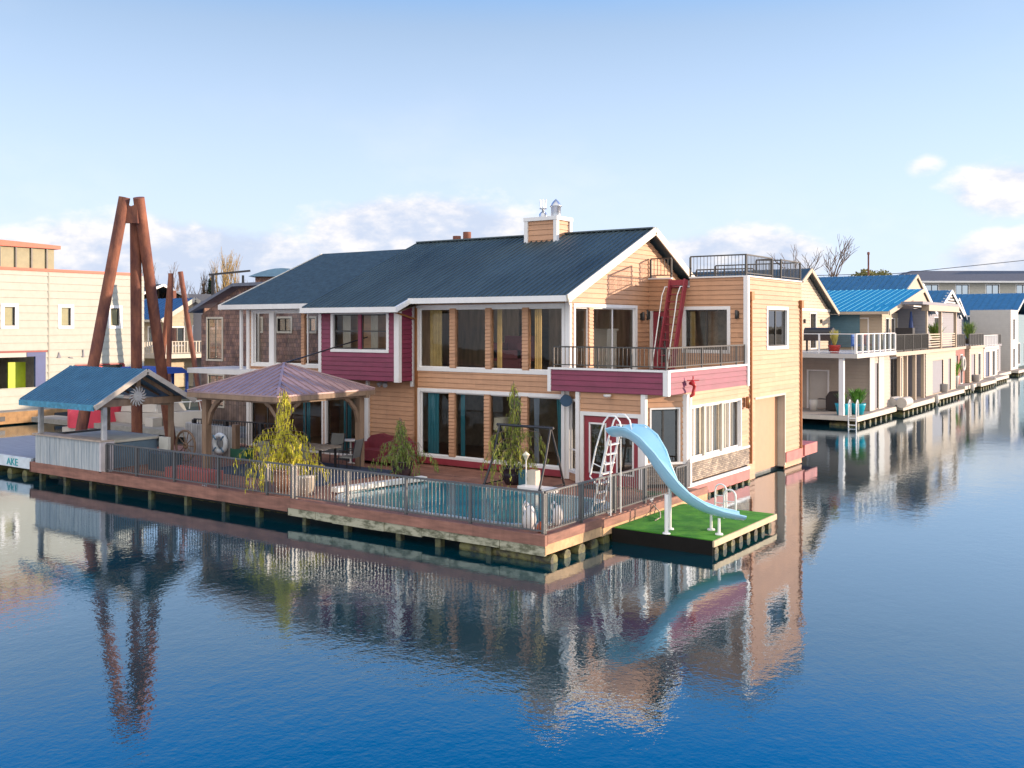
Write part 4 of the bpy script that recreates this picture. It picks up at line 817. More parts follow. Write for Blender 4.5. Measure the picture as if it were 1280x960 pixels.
# ============================================================ PLANTS
def weeping(x, y, z0, top, wid, lab, m, pot, potr, poth, lean=0, n=70, seed=1, skew=0):
    rnd = random.Random(seed)
    t = thing('weeping_cedar', lab, 'potted tree', (x, y, z0), 'weeping cedars in pots on the deck')
    H_ = top-z0-poth
    tp = [Vector((x+lean*(k/6)**1.5*.4+rnd.uniform(-.05, .05), y+rnd.uniform(-.04, .04), z0+poth*.8+H_*.97*k/6)) for k in range(7)]
    q = MB(); q.tube(tp, [.05, .045, .04, .03, .025, .02, .012], 7); q.build('trunk', BARK, t)
    lf = MB()
    def leaf(p, s_):
        a = rnd.uniform(0, 6.28); d_ = Vector((math.cos(a), math.sin(a), 0)); dn = Vector((rnd.uniform(-.3, .3), rnd.uniform(-.3, .3), -1)).normalized()
        w = s_*rnd.uniform(.25, .5); lf.add([p-d_*w*.5, p+d_*w*.5, p+d_*w*.35+dn*s_*1.7, p-d_*w*.2+dn*s_*1.9], [(0, 1, 2, 3)])
    wood = MB()
    for i in range(n):
        f = (i+.5)/n; hgt = .12+.86*f**1.45
        k = hgt*6; b = tp[int(min(k, 5.99))].lerp(tp[min(int(k)+1, 6)], k-int(k)) if k < 6 else tp[6]
        a = i*2.399+rnd.uniform(-.4, .4); reach = wid*((1-(hgt/.60)**3)**.6*rnd.choice((.3, .5, .75, .95, 1.15))*rnd.uniform(.85, 1.1) if hgt < .57 else .20*rnd.uniform(.3, 1.2)*(1.3-hgt))+.08
        if rnd.random() < .12: reach *= 1.25
        dx, dy = math.cos(a)*reach+skew*reach, math.sin(a)*reach
        tipz = -rnd.uniform(.35, .95)*(.35+.65*reach/wid)*min(1, H_/2.2)
        pts = [b, b+Vector((dx*.4, dy*.4, .05*reach)), b+Vector((dx*.8, dy*.8, -.02)), b+Vector((dx, dy, tipz*.45)), b+Vector((dx*1.04, dy*1.04, tipz))]
        wood.tube(pts[:4], [.014, .011, .008, .005], 4, cap=False)
        for sgm in range(4):
            L = (pts[sgm+1]-pts[sgm]).length; c_ = max(3, int(L/.028))
            for j in range(c_):
                if rnd.random() < .22: continue
                p = pts[sgm].lerp(pts[sgm+1], j/c_)+Vector((rnd.gauss(0, .035), rnd.gauss(0, .035), rnd.gauss(-.03, .03)))
                if p.z < z0+.12: continue
                leaf(p, rnd.uniform(.035, .085)); 
                if rnd.random() < .5: leaf(p+Vector((rnd.gauss(0, .04), rnd.gauss(0, .04), -.08)), .06)
    wood.build('branches', BARK, t); lf.build('foliage', m, t)
    q = MB(); r = potr; q.lathe([(0, 0), (r*.62, 0), (r*.9, poth*.3), (r, poth*.62), (r*.93, poth*.92), (r*1.04, poth*.94), (r*1.04, poth), (r*.9, poth), (r*.88, poth*.9), (0, poth*.88)], (x, y, z0), 24); q.build('pot', pot, t)
    return t
weeping(-9.55, .95, ZD, 3.78, 1.12, 'tall yellow green weeping cedar in a terracotta pot close behind the water side railing', LEAFY, mat('terracotta pot', (.38, .17, .09), .6, var=.2), .37, .62, lean=-.3, n=92, seed=3, skew=-.1)
POTD = mat('dark glazed pot', (.035, .025, .035), .12, var=.4, spec=.6)
weeping(-8.45, 4.75, ZD, 2.62, .85, 'short bushy green weeping cedar in a dark glazed pot in front of the burgundy loveseat', LEAFG, POTD, .33, .52, lean=-.3, n=62, seed=8)
weeping(-4.85, 5.6, ZD, 3.9, .75, 'thin crooked weeping cedar in a dark glazed pot inside the black swing frame', mat('olive weeping foliage', (.11, .16, .03), .75, col2=(.36, .36, .05), scale=4), POTD, .33, .52, lean=.2, n=58, seed=12, skew=.1)
q = MB(); q.lathe([(0, 0), (.2, 0), (.26, .5), (.28, .52), (0, .52)], (-8.55, .75, ZD), 16); tag(q.build('concrete_bollard', CREAM), 'pale square topped urn beside the terracotta pot at the railing step', 'urn')
def tuft(par, c, n, h, spread, m, name='leaves', seed=0, w=.05):
    rnd = random.Random(seed); b = MB()
    for i in range(n):
        a = rnd.uniform(0, 6.28); r = spread*rnd.random()**.6; hh = h*rnd.uniform(.5, 1); d_ = Vector((math.cos(a), math.sin(a), 0)); pr_ = Vector((-d_.y, d_.x, 0))*w*rnd.uniform(.4, 1)
        p0 = Vector(c)+d_*r*.2; p1 = Vector(c)+d_*r*.7+Vector((0, 0, hh*.7)); p2 = Vector(c)+d_*r*1.1+Vector((0, 0, hh*.95))
        b.add([p0-pr_*.5, p0+pr_*.5, p1+pr_, p1-pr_, p2], [(0, 1, 2, 3), (3, 2, 4)])
    return b.build(name, m, par)
GREENL = mat('fresh green leaves', (.07, .16, .03), .6, col2=(.20, .28, .05), scale=6)
YELL = mat('yellow ornamental grass', (.45, .40, .08), .6, var=.2)
# ============================================================ STEEL TRIPOD DOLPHINS
T = thing('steel_dolphin', 'tall rusty steel tripod pile rising behind the blue hut', 'piling', (-23, 4, 0))
for a, b in (((-24.0, 2.8, -2), (-22.25, 4.2, 10.35)), ((-23.9, 5.9, -2), (-22.35, 4.75, 9.9)), ((-23.9, 7.9, -2), (-21.85, 4.55, 10.35))):
    q = MB(); a, b = Vector(a), Vector(b); q.tube([a, a.lerp(b, .33), a.lerp(b, .66), b], .215, 20); q.build('pile', RUST, T)
q = MB(); q.prism([(-22.3, 4.12, 9.35), (-21.85, 4.5, 9.35), (-21.8, 4.45, 10.1), (-22.0, 4.3, 10.0), (-22.25, 4.1, 10.15)], (-.06, .1, 0)); q.build('gusset_plate', RUST, T)
# ============================================================ NEIGHBOURING FLOATING HOMES (right row)
def simple_window(w, par, u0, u1, z0, z1, div=(), tm=WHITE, trim=.08, pane=GLASSR): return w.window(par, u0, u1, z0, z1, div=div, trim=trim, tm=tm, pane=pane, sash=.04, rec=.04)
def gable_roof(par, x0, x1, ya, za, yr, zr, yb, zb, m, rib=.45, rake=.22, rm=None, rx=None):
    """ridge along X at (yr, zr); eaves at (ya, za) and (yb, zb); shows its gable end at x1"""
    q = MB(); n = int((x1-x0)/rib) if rib else 0
    ribbed(q, (x0, ya, za), (x1, ya, za), (x1, yr, zr), (x0, yr, zr), n, w=.05, h=.04, th=.1)
    if yb is not None: ribbed(q, (x1, yb, zb), (x0, yb, zb), (x0, yr, zr), (x1, yr, zr), n, w=.05, h=.04, th=.1)
    q.build('roof', m, par)
    q = PC('rake_board', rm or WHITE, par); q.bar((x1+.03, ya, za-.12), (x1+.03, yr, zr-.1), .06, rake)
    if yb is not None: q.bar((x1+.03, yr, zr-.1), (x1+.03, yb, zb-.12), .06, rake)
    q = MB(); q.box(x0, x1, ya-.12, ya-.0, za-.2, za-.02); q.build('gutter', rm or WHITE, par)
def body(par, x0, x1, y0, y1, z0, z1, m, holes_f=(), holes_r=(), name='wall', top=True, sid=True, board=.2):
    f = WL((x0, y0), (x1, y0)); r = WL((x1, y0), (x1, y1)); q = MB()
    f.siding(q, z0, z1, holes_f, board=board); r.siding(q, z0, z1, holes_r, board=board)
    q.box(x0, x1-.05, y1-.1, y1, z0, z1); q.box(x0, x0+.1, y0+.05, y1-.1, z0, z1)
    if top: q.box(x0+.1, x1-.05, y0+.05, y1-.1, z1-.1, z1-.02)
    q.build(name, m, par); return f, r
BEIGE = mat('warm beige siding', (.40, .33, .27), .6, var=.06); PALE = mat('pale cream siding', (.45, .36, .265), .6, var=.07); TEALS = mat('slate teal siding', (.10, .20, .25), .6, var=.08)
GREYS = mat('grey siding', (.21, .21, .24), .6, var=.06); OFFW = mat('off white siding', (.50, .465, .42), .6, var=.05); DKR = mat('dark red panel', (.24, .05, .035), .6, var=.1)
GDECK = mat('grey brown dock boards', (.34, .29, .25), .8, var=.2)
def platform(par, x0, x1, y0, y1, z=.55, name='float_deck'):
    q = PC(name, GDECK, par); q.box(x0, x1, y0, y1, z-.14, z)
    q = PC('edge_board', CREAM, par); q.box(x1+.003, x1+.05, y0, y1, z-.28, z-.01); q.box(x0, x1+.05, y0-.05, y0-.003, z-.24, z-.01)
    q = PC('float_log', LOGM, par); n = int((y1-y0)/1.1)
    for i in range(n): yy = y0+.4+i*1.1; q.tube([(x1-1.5, yy, .02), (x1+.0, yy, .02)], .18, 8)
# --- second home: grey beige with an upper terrace
h2 = thing('beige_floating_home', 'beige floating home with white railed terrace and turquoise pots on its dock', 'house', (-8, 40, .5))
platform(h2, -11, -2.95, 34.6, 42.6)
f, r = body(h2, -11, -3.35, 38.5, 42.8, .55, 3.6, BEIGE, [(4.2, 5.3, .6, 2.75)], [(.9, 1.7, .6, 3.2)])
q = MB(); f.box(q, 4.2, 5.3, -.1, -.04, .6, 2.7); dr = q.build('door', OFFW, h2); q = MB(); f.box(q, 4.1, 4.2, 0, .04, .55, 2.8); f.box(q, 5.3, 5.4, 0, .04, .55, 2.8); f.box(q, 4.2, 5.3, 0, .04, 2.72, 2.8); q.build('door_trim', WHITE, dr)
q = MB(); r.box(q, .9, 1.7, -.1, -.04, .6, 3.2); q.build('panel', GREYS, h2)
q = PC('corner_column', OFFW, h2); r.box(q, -.1, .85, 0, .06, .55, 3.6); r.box(q, 1.75, 2.9, 0, .06, .55, 3.6)
q = PC('terrace_floor', OFFW, h2); q.box(-11, -2.95, 34.7, 42.8, 3.62, 3.86)
q = PC('porch_post', WHITE, h2); q.box(-3.95, -3.7, 34.8, 35.05, .55, 3.62)
q = MB(); 
h2r = railing([(-9, 34.8), (-7, 34.8), (-5, 34.8), (-3.05, 34.8)], 3.86, 1.05, par=h2, m=WHITE, gap=9, pw=.08)
for a, b in ((-9, -7), (-7, -5), (-5, -3.05)): q = MB(); q.quad((a+.05, 34.8, 3.98), (b-.05, 34.8, 3.98), (b-.05, 34.8, 4.85), (a+.05, 34.8, 4.85)); q.build('glass_panel', glassmat('clear rail glass', (.85, .9, .92)), h2r)
ys = [34.8+8*k/7 for k in range(8)]; h2r = railing([(-3.05, y) for y in ys], 3.86, 1.05, par=h2, m=WHITE, gap=9, pw=.12)
for a, b in zip(ys[:-1], ys[1:]): q = MB(); q.quad((-3.05, a+.07, 3.98), (-3.05, b-.07, 3.98), (-3.05, b-.07, 4.85), (-3.05, a+.07, 4.85)); q.build('glass_panel', glassmat('smoky rail glass', (.35, .45, .5), 1, .05), h2r)
w = WL((-8.0, 36.5), (-8.0, 46.3)); q = MB(); w.siding(q, 3.86, 8.6, [(3.0, 3.6, 3.95, 6.1), (5.9, 7.0, 3.95, 6.1), (1.2, 2.2, 4.6, 6.0)], lim=lambda z: (0 if z < 6.2 else (z-6.2)/.5, 20 if z < 6.2 else 9.9-(z-6.2)/.5), board=.2); q.box(-16, -8.05, 46.2, 46.3, 3.86, 6.3); q.box(-16, -8.05, 36.5, 36.6, 3.86, 6.3); q.build('upper_wall', PALE, h2)
simple_window(w, h2, 3.0, 3.6, 3.95, 6.1); simple_window(w, h2, 5.9, 7.0, 3.95, 6.1, (6.45,)); simple_window(w, h2, 1.2, 2.2, 4.6, 6.0)
gable_roof(h2, -17, -7.6, 36.1, 6.25, 41.4, 8.85, 46.9, 6.2, ROOF, rm=PALE)
q = PC('belt_trim', WHITE, h2); w.box(q, 1, 9.8, .0, .05, 6.25, 6.4)
for u in (4.7, 7.9): q = MB(); w.box(q, u-.07, u+.07, 0, .12, 5.5, 5.75); q.build('wall_lamp', DARKF, h2)
# objects on it
TQ = mat('turquoise glazed pot', (.01, .36, .46), .3, var=.15)
def potted(x, y, z, r, h, pm, label, fm, fh, fs, n=60, cat='potted plant', seed=0, group=None):
    t = thing('potted_plant', label, cat, (x, y, z), group); MB().lathe([(0, 0), (r*.7, 0), (r, h*.85), (r*1.06, h), (r*.9, h), (0, h*.9)], (x, y, z), 18).build('pot', pm, t); tuft(t, (x, y, z+h*.9), n, fh, fs, fm, seed=seed); return t
potted(-3.9, 35.3, .55, .38, .62, TQ, 'turquoise pot with a sparse plant at the white porch post', GREENL, .8, .5, 30, seed=2)
potted(-3.3, 36.0, .55, .42, .6, TQ, 'turquoise pot with a round bright green bush at the dock corner', mat('bright bush leaves', (.10, .25, .03), .6, var=.3), 1.0, .7, 160, seed=3)
potted(-4.3, 34.95+.25, 3.86, .32, .45, mat('red glazed pot', (.55, .03, .02), .4), 'red pot with yellow grass on the white railed terrace', YELL, .95, .35, 60, seed=4)
t = thing('barbecue', 'black covered barbecue by the beige wall under the terrace', 'barbecue', (-4.9, 37.4, .55)); q = MB(); q.prism([(-5.4, 37.2, .6), (-4.4, 37.2, .6), (-4.4, 37.2, 1.35), (-4.6, 37.2, 1.65), (-5.2, 37.2, 1.65), (-5.4, 37.2, 1.35)], (0, .6, 0)); q.build('cover', BLACKM, t); q = MB(); q.box(-5.9, -5.4, 37.3, 37.7, 1.18, 1.22); q.build('side_shelf', BLACKM, t)
q = MB(); q.lathe([(0, 0), (.2, 0), (.24, .62), (.2, .64), (0, .64)], (-6.0, 36.9, .55), 14); tag(q.build('bin', OFFW), 'white plastic bin beside the black barbecue', 'bin')
t = thing('terrace_grill', 'black grill standing on the upper terrace before the beige gable', 'grill', (-6, 37, 3.86)); q = MB(); q.box(-6.6, -5.0, 37.0, 37.6, 4.5, 4.9); q.tube([(-6.6, 37.3, 4.95), (-5.0, 37.3, 4.95)], .3, 12); q.build('hood', BLACKM, t); q = PC('leg', BLACKM, t); q.box(-6.5, -6.4, 37.1, 37.2, 3.86, 4.5); q.box(-5.2, -5.1, 37.1, 37.2, 3.86, 4.5)
t = thing('terrace_table', 'wooden terrace table left of the black grill', 'table', (-7.3, 36, 3.86)); MB().box(-7.7, -6.6, 35.4, 36.3, 4.56, 4.62).build('tabletop', CEDAR, t); q = PC('leg', CEDAR, t)
for x in (-7.6, -6.7):
    for y in (35.5, 36.2): q.box(x-.04, x+.04, y-.04, y+.04, 3.86, 4.56)
t = thing('swim_ladder', 'white hooped swim ladder at the corner of the beige home dock', 'ladder', (-3.2, 34.6, .5))
for x in (-3.35, -2.95):
    q = MB(); q.tube([(x, 34.9, .55), (x, 34.9, 1.25), (x, 34.75, 1.42), (x, 34.55, 1.25), (x, 34.5, -.2)], .035, 7); q.build('rail', WHM, t)
for z in (.1, .45): q = MB(); q.tube([(-3.35, 34.5, z), (-2.95, 34.5, z)], .03, 6); q.build('rung', WHM, t)
for i, (x, y, c, l) in enumerate(((-3.9, 38.2, (.02, .12, .40), 'blue chair behind the white railed terrace glass'), (-3.8, 40.2, (.35, .03, .06), 'red chair behind the white railed terrace glass'))):
    t = thing('terrace_chair', l, 'chair', (x, y, 3.86)); cm = mat('chair cloth %d' % i, c, .7); MB().box(x-.3, x+.3, y-.3, y+.3, 4.2, 4.3).build('seat', cm, t); MB().box(x-.3, x-.22, y-.3, y+.3, 4.3, 4.85).build('backrest', cm, t)
    q = PC('leg', WHM, t)
    for dx in (-.25, .25):
        for dy in (-.25, .25): q.box(x+dx-.02, x+dx+.02, y+dy-.02, y+dy+.02, 3.86, 4.2)
# --- third home: blue roofs
h3 = thing('blue_roofed_home', 'teal and cream floating home with two bright blue metal roofs', 'house', (-6, 50, .5))
f, r = body(h3, -16, -5.2, 48.2, 57, 3.5, 6.2, PALE, [(3.0, 4.5, 4.95, 5.85), (5.0, 6.6, 4.95, 5.85), (8, 8.7, 4.0, 5.8)], [(.9, 1.7, 3.7, 5.8), (2.3, 3.2, 3.7, 5.8), (4, 5, 3.7, 5.8), (5.3, 6.3, 3.7, 5.8), (6.6, 7.6, 3.7, 5.8)], name='upper_wall')
q = MB(); ff = WL((-16, 48.15), (-6.6, 48.15)); ff.siding(q, 3.9, 6.2, [(3.0, 4.5, 4.95, 5.85), (5.0, 6.6, 4.95, 5.85)]); q.build('teal_wall', TEALS, h3)
for u in ((3.0, 4.5), (5.0, 6.6)): simple_window(ff, h3, *u, 4.95, 5.85)
simple_window(f, h3, 9.2, 9.9, 4.0, 5.8)
for a, b in ((.9, 1.7), (2.3, 3.2), (4, 5), (5.3, 6.3), (6.6, 7.6)): simple_window(r, h3, a, b, 3.7, 5.8, trim=.06)
gable_roof(h3, -16, -4.6, 47.6, 6.28, 57.2, 8.0, None, None, AQUAR, rm=PALE, rake=.3)
gable_roof(h3, -16, -6.2, 57.2, 7.4, 62.3, 9.3, 67.5, 6.9, BLUER, rm=PALE)
q = MB(); q.prism([(-6.3, 57.4, 7.3), (-6.3, 67.2, 6.9), (-6.3, 62.3, 9.2)], (-.1, 0, 0)); q.build('gable_wall', PALE, h3)
q = MB(); q.prism([(-5.3, 48.3, 6.15), (-5.3, 57.2, 6.15), (-5.3, 57.2, 7.7)], (-.1, 0, 0)); q.build('gable_wall', CEDAR, h3)
platform(h3, -8, -2.7, 43.2, 51.5)
f, r = body(h3, -11, -4.6, 43.2, 51.5, .55, 3.5, PALE, [], [(.4, 1.5, 1.2, 3.1), (2.6, 4.2, .6, 3.2), (4.6, 7.6, .6, 3.2)])
simple_window(r, h3, .4, 1.5, 1.2, 3.1, trim=.1); simple_window(r, h3, 2.6, 4.2, .6, 3.2, (3.4,)); simple_window(r, h3, 4.6, 7.6, .6, 3.2, (5.6, 6.6))
q = PC('terrace_floor', PALE, h3); q.box(-11, -3.0, 43.0, 51.7, 3.5, 3.75)
q = PC('porch_post', PALE, h3)
for y in (44.6, 46.3, 48.5, 50.8): q.box(-3.35, -3.15, y-.1, y+.1, .55, 3.5)
hr = railing([(-3.1, y) for y in (43.0, 45.2, 47.4, 49.6, 51.6)], 3.75, 1.05, par=h3, m=DARKF, gap=.16, r=.02, pw=.08)
q = MB(); q.box(-3.2, -3.14, 43.1, 51.5, 3.9, 4.7); q.build('mesh_panel', mat('dark woven screen', (.12, .10, .10), .9, var=.4, scale=12), hr)
t = thing('dinghy', 'small white inflatable boat tied before the cream home dock', 'boat', (-2.9, 43.6, .3)); q = MB(); q.tube([(-3.3, 42.9, .75), (-3.3, 44.6, .75)], [.32, .30], 12); q.tube([(-2.7, 42.9, .75), (-2.7, 44.6, .75)], [.32, .3], 12); q.build('hull', OFFW, t)
# --- fourth home: grey flank with open cream terrace frame
h4 = thing('open_terrace_home', 'cream and grey floating home with open framed upper terrace and slatted rail', 'house', (-6, 57, .5))
platform(h4, -8, -2.9, 51.8, 62.5)
f, r = body(h4, -10, -3.4, 52.3, 62, .55, 3.5, PALE, [], [(2.0, 5.4, .6, 2.9), (7.0, 8.0, .6, 2.9)])
q = MB(); WL((-10, 52.25), (-3.4, 52.25)).siding(q, .55, 6.5, board=.2); q.build('flank_wall', GREYS, h4)
q = PC('panel', GREYS, h4); r.box(q, 2.0, 5.4, -.12, -.06, .6, 2.9); r.box(q, 7, 8, -.12, -.06, .6, 2.9)
q = PC('terrace_beam', PALE, h4); q.box(-3.6, -3.2, 52.2, 62.1, 3.5, 3.72); q.box(-3.65, -3.15, 52.2, 62.1, 6.35, 6.75)
q = PC('terrace_post', PALE, h4)
for y in (52.4, 56.8, 61.9): q.box(-3.5, -3.3, y-.1, y+.1, 3.7, 6.35)
q = PC('canopy_roof', GREYS, h4); q.box(-4.6, -3.2, 50.6, 62.3, 6.76, 6.95)
q = MB()
for k in range(6): q.box(-3.42, -3.38, 52.4, 61.9, 3.85+k*.17, 3.93+k*.17)
q.build('slatted_rail', PALE, h4)
w = WL((-7.5, 52.3), (-7.5, 62)); q = MB(); w.siding(q, 3.72, 6.4, [(1, 2.6, 3.8, 5.9), (4, 6, 3.8, 5.9)]); q.build('inner_wall', BEIGE, h4); simple_window(w, h4, 1, 2.6, 3.8, 5.9, (1.8,)); simple_window(w, h4, 4, 6, 3.8, 5.9, (5,))
t = thing('umbrella', 'folded blue parasol on the terrace beside the grey flank wall', 'parasol', (-4.2, 51.9, 3.75)); q = MB(); q.tube([(-4.2, 51.7, 3.75), (-4.2, 51.7, 6.2)], .04, 6); q.build('pole', WHM, t); q = MB(); q.tube([(-4.2, 51.7, 4.4), (-4.2, 51.7, 5.0), (-4.2, 51.7, 6.3)], [.22, .18, .05], 10); q.build('canopy', mat('navy canvas', (.03, .06, .18), .8), t)
t = thing('gas_grill', 'black grill beneath the folded parasol on the dark screened terrace', 'grill', (-4.2, 50.4, 3.75)); MB().box(-4.8, -3.7, 50.0, 50.6, 4.4, 5.2).build('hood', BLACKM, t); q = PC('leg', BLACKM, t); q.box(-4.7, -4.6, 50.1, 50.5, 3.75, 4.4); q.box(-3.9, -3.8, 50.1, 50.5, 3.75, 4.4)
# --- peaked roofs behind
h5 = thing('twin_gable_home', 'home with twin blue gable roofs and white slatted peaks', 'house', (-9, 68, .5))
for (ya, yr, yb, zr) in ((59.5, 65.5, 70.5, 8.7), (71, 76.5, 82, 8.5)):
    gable_roof(h5, -16, -6.5, ya, 6.5, yr, zr, yb, 6.4, BLUER, rib=.5, rm=WHITE, rake=.3)
    q = MB()
    for k in range(8):
        z = 6.55+k*.26; a = (z-6.5)/(zr-6.5); q.box(-6.75, -6.6, ya+(yr-ya)*a+.2, yb-(yb-yr)*a-.2, z, z+.14)
    q.build('gable_slats', WHITE, h5)
f, r = body(h5, -12, -7.0, 62.8, 82, .55, 6.5, GREYS, [], [(2, 5, 3.9, 6), (9, 12, 3.9, 6)])
simple_window(r, h5, 2, 5, 3.9, 6, (3.5,)); simple_window(r, h5, 9, 12, 3.9, 6, (10.5,))
# --- row of lower homes further on
specs = [  # y0 y1 xf wall zdeck label door colour
    (66.2, 70.8, -4.4, DKR, 3.4, 'dark red walled floating home with a life ring and potted palm', None),
    (71.2, 77.4, -4.1, PALE, 3.4, 'cream floating home with bronze railed roof terrace in the right row', GREYS),
    (80.0, 87.2, -4.5, OFFW, 3.2, 'white floating home with white railed terrace and navy door', mat('navy panel', (.02, .05, .14), .5)),
    (89.5, 96.0, -5.6, GREYS, 3.2, 'grey floating home just before the tall white tower house', None),
]
for i, (y0, y1, xf, wm, zd, lab, dm) in enumerate(specs):
    t = thing('floating_home', lab, 'house', (xf-3, (y0+y1)/2, .5)); platform(t, xf-5, xf+.9, y0-.3, y1+.5)
    L = y1-y0; hs = [(L*.12, L*.4, .6, 2.9), (L*.62, L*.8, .6, 2.9)]
    f, r = body(t, xf-7, xf, y0, y1, .55, zd, wm, [], hs)
    q = PC('panel', dm or GREYS, t); r.box(q, hs[0][0], hs[0][1], -.12, -.06, .6, 2.9)
    simple_window(r, t, *hs[1], trim=.07)
    q = PC('terrace_edge', wm if wm != DKR else BEIGE, t); q.box(xf-7, xf+.12, y0-.1, y1+.1, zd, zd+.22)
    ym = [y0+L*k/5 for k in range(6)]
    railing([(xf, y) for y in ym], zd+.22, 1.0, par=t, m=(WHITE if wm == OFFW else RAILM), gap=.3 if wm == OFFW else .22, r=.03, pw=.1)
    f2, r2 = body(t, xf-9, xf-3.6, y0+.5, y1, zd+.22, zd+2.9, (GREYS, BEIGE, GREYS, GREYS)[i], [(1.0, 4.6, zd+.4, zd+2.3)], [(L*.2, L*.5, zd+.4, zd+2.3)], name='upper_wall')
    simple_window(f2, t, 1.0, 4.6, zd+.4, zd+2.3, (2.8,)); simple_window(r2, t, L*.2, L*.5, zd+.4, zd+2.3, (L*.35,))
    if i in (2, 3): gable_roof(t, xf-10, xf-3.4, y0-1, zd+2.9, (y0+y1)/2, zd+5.0, y1+1, zd+2.9, BLUER, rm=WHITE)
torus((-4.25, 69.4, 2.2), .5, .14, ax='x').build('life_ring', OFFW); tag(COL.objects[-1], 'white life ring mounted on the dark red panel of the cream home', 'life ring')
potted(-3.9, 64.2, .55, .35, .9, OFFW, 'bright green potted palm before the dark red wall', mat('palm leaves', (.18, .35, .03), .6), 1.6, .9, 70, seed=9)
potted(-5.2, 63.8, 3.72, .4, .5, DARKF, 'dark green shrub on the terrace of the dark red home', GREENL, 1.6, .9, 120, seed=10)
potted(-4.9, 75.5, 3.72, .4, .5, DARKF, 'dark green shrub on the cream home roof terrace', GREENL, 1.7, .8, 120, seed=11)
t7 = thing('tower_house', 'narrow tall off white tower house with slit windows at the right edge', 'house', (-6, 100, .5)); platform(t7, -9, -4.2, 98, 104)
f, r = body(t7, -9, -5.0, 98.5, 103.6, .5, 7.0, OFFW, [], [(1.6, 2.8, 3.8, 6.0), (1.6, 2.8, .8, 2.8)]); simple_window(r, t7, 1.6, 2.8, 3.8, 6); simple_window(r, t7, 1.6, 2.8, .8, 2.8)
t8 = thing('boathouse', 'long blue roofed boathouse beyond the white tower house', 'boathouse', (-12, 112, .5)); f, r = body(t8, -22, -6.0, 106, 122, .5, 6.6, TEALS, [(8, 14, .8, 3.2)], [(2, 6, .8, 3.2), (9, 12, .8, 3.2)]); gable_roof(t8, -24, -5.5, 105, 6.5, 114, 9.2, 123, 6.5, BLUER, rm=WHITE, rib=.7); simple_window(r, t8, 2, 6, .8, 3.2, (4,)); simple_window(r, t8, 9, 12, .8, 3.2); simple_window(f, t8, 8, 14, .8, 3.2, (10, 12))
t9 = thing('covered_moorage', 'wide low moorage shed with flat blue roof in the far right distance', 'shed', (-25, 125, .5)); f, r = body(t9, -50, -16, 124, 135, .5, 8.0, BEIGE, [(3, 6, 5, 7), (10, 13, 5, 7), (20, 24, 5, 7)], []); q = PC('roof', BLUER, t9); q.box(-51, -15, 122.5, 136, 8.01, 8.3)
# apartment block on the bank
ap = thing('apartment_building', 'long low apartment building with grey hipped roof beyond the moorings', 'building', (-10, 170, .75))
aw = WL((-29.5, 158.0), (60, 223)); q = MB(); hs = []; 
for k in range(20): hs += [(3+k*5.2, 5.2+k*5.2, 10.2, 12.2)]
aw.siding(q, .7, 12.8, hs, board=.6, gap=.04); q.build('wall', mat('apartment cladding', (.46, .44, .38), .7, var=.1), ap)
for k in range(20): aw.window(ap, *hs[k], div=((hs[k][0]+hs[k][1])/2,), trim=.15, sash=.12, pane=GLASSR)
q = MB(); A0, A1 = aw.pt(-2, 1.2, 12.8), aw.pt(aw.L+2, 1.2, 12.8); B0, B1 = aw.pt(4, -8, 15.0), aw.pt(aw.L-4, -8, 15.0); C0, C1 = aw.pt(-2, -16, 12.8), aw.pt(aw.L+2, -16, 12.8)
q.add([A0, A1, B1, B0, C0, C1], [(0, 1, 2, 3), (4, 3, 2, 5), (0, 3, 4), (1, 5, 2)]); q.build('roof', mat('grey shingle roof', (.10, .105, .12), .9, var=.2), ap)
q = PC('gutter', WHITE, ap); aw.box(q, -2, aw.L+2, 1.1, 1.3, 12.5, 12.8)
q = PC('balcony', BEIGE, ap)
for k in range(0, 20, 3): aw.box(q, 3+k*5.2, 8+k*5.2, .1, 1.6, 9.4, 10.3)
q = MB(); aw.box(q, 28, 31, -9, -6, 13, 17.2); q.build('chimney', mat('pale brick chimney', (.40, .38, .36), .8), ap)
# ============================================================ LEFT BACKGROUND
LB = thing('marine_workshop', 'large cream clad waterside workshop with orange trimmed roof and open door', 'building', (-42, 10, .8))
XF = -41.9; w = WL((XF, -14), (XF, 18.7)); u0 = 14.0
hs = [(23.95, 24.55, 5.35, 6.4), (27.25, 27.85, 5.35, 6.4), (30.4, 31.0, 5.35, 6.4), (20.6, 21.4, 5.25, 6.55), (16.2, 17.0, 5.25, 6.55), (11, 11.8, 5.25, 6.55)]
op = (16.0, 26.3, 1.9, 3.85); op2 = (28.2, 31.2, 1.2, 3.0)
q = MB(); w.siding(q, .6, 8.42, hs+[op, op2], board=.42, gap=.012, thick=.03); q.box(-75, XF-.1, 18.3, 18.4, .6, 8.4); q.box(-75, XF-.1, -14, -13.9, .6, 8.4); q.build('wall', mat('workshop cream cladding', (.42, .42, .36), .65, var=.06), LB)
q = MB(); 
for u in (7.5, 19.5, 26.5): w.box(q, u-.04, u+.04, .02, .045, .6, 8.4)
q.build('panel_joint', mat('cladding joint', (.36, .35, .29), .6), LB)
for h in hs:
    simple_window(w, LB, *h, trim=.18, pane=GLASS); q = MB(); w.box(q, h[0], h[1]-.15*random.random(), -.11, -.10, h[2], h[3]); q.build('window_blind', mat('olive blind', (.42, .40, .26), .8), LB)
OR = mat('orange fascia', (.55, .09, .04), .5, var=.1)
q = PC('roof_edge', OR, LB); q.box(-75, XF+.08, -14.1, 18.5, 8.43, 8.58); 
q = PC('clerestory_wall', mat('olive ribbed cladding', (.30, .27, .16), .6, var=.1), LB); q.box(-70, XF-.3, -12, 13.0, 8.58, 9.75)
q = MB()
for k in range(28): q.box(XF-.3, XF-.22, -11.8+k*.9, -11.72+k*.9, 8.58, 9.72)
q.build('clerestory_rib', DARKF, LB)
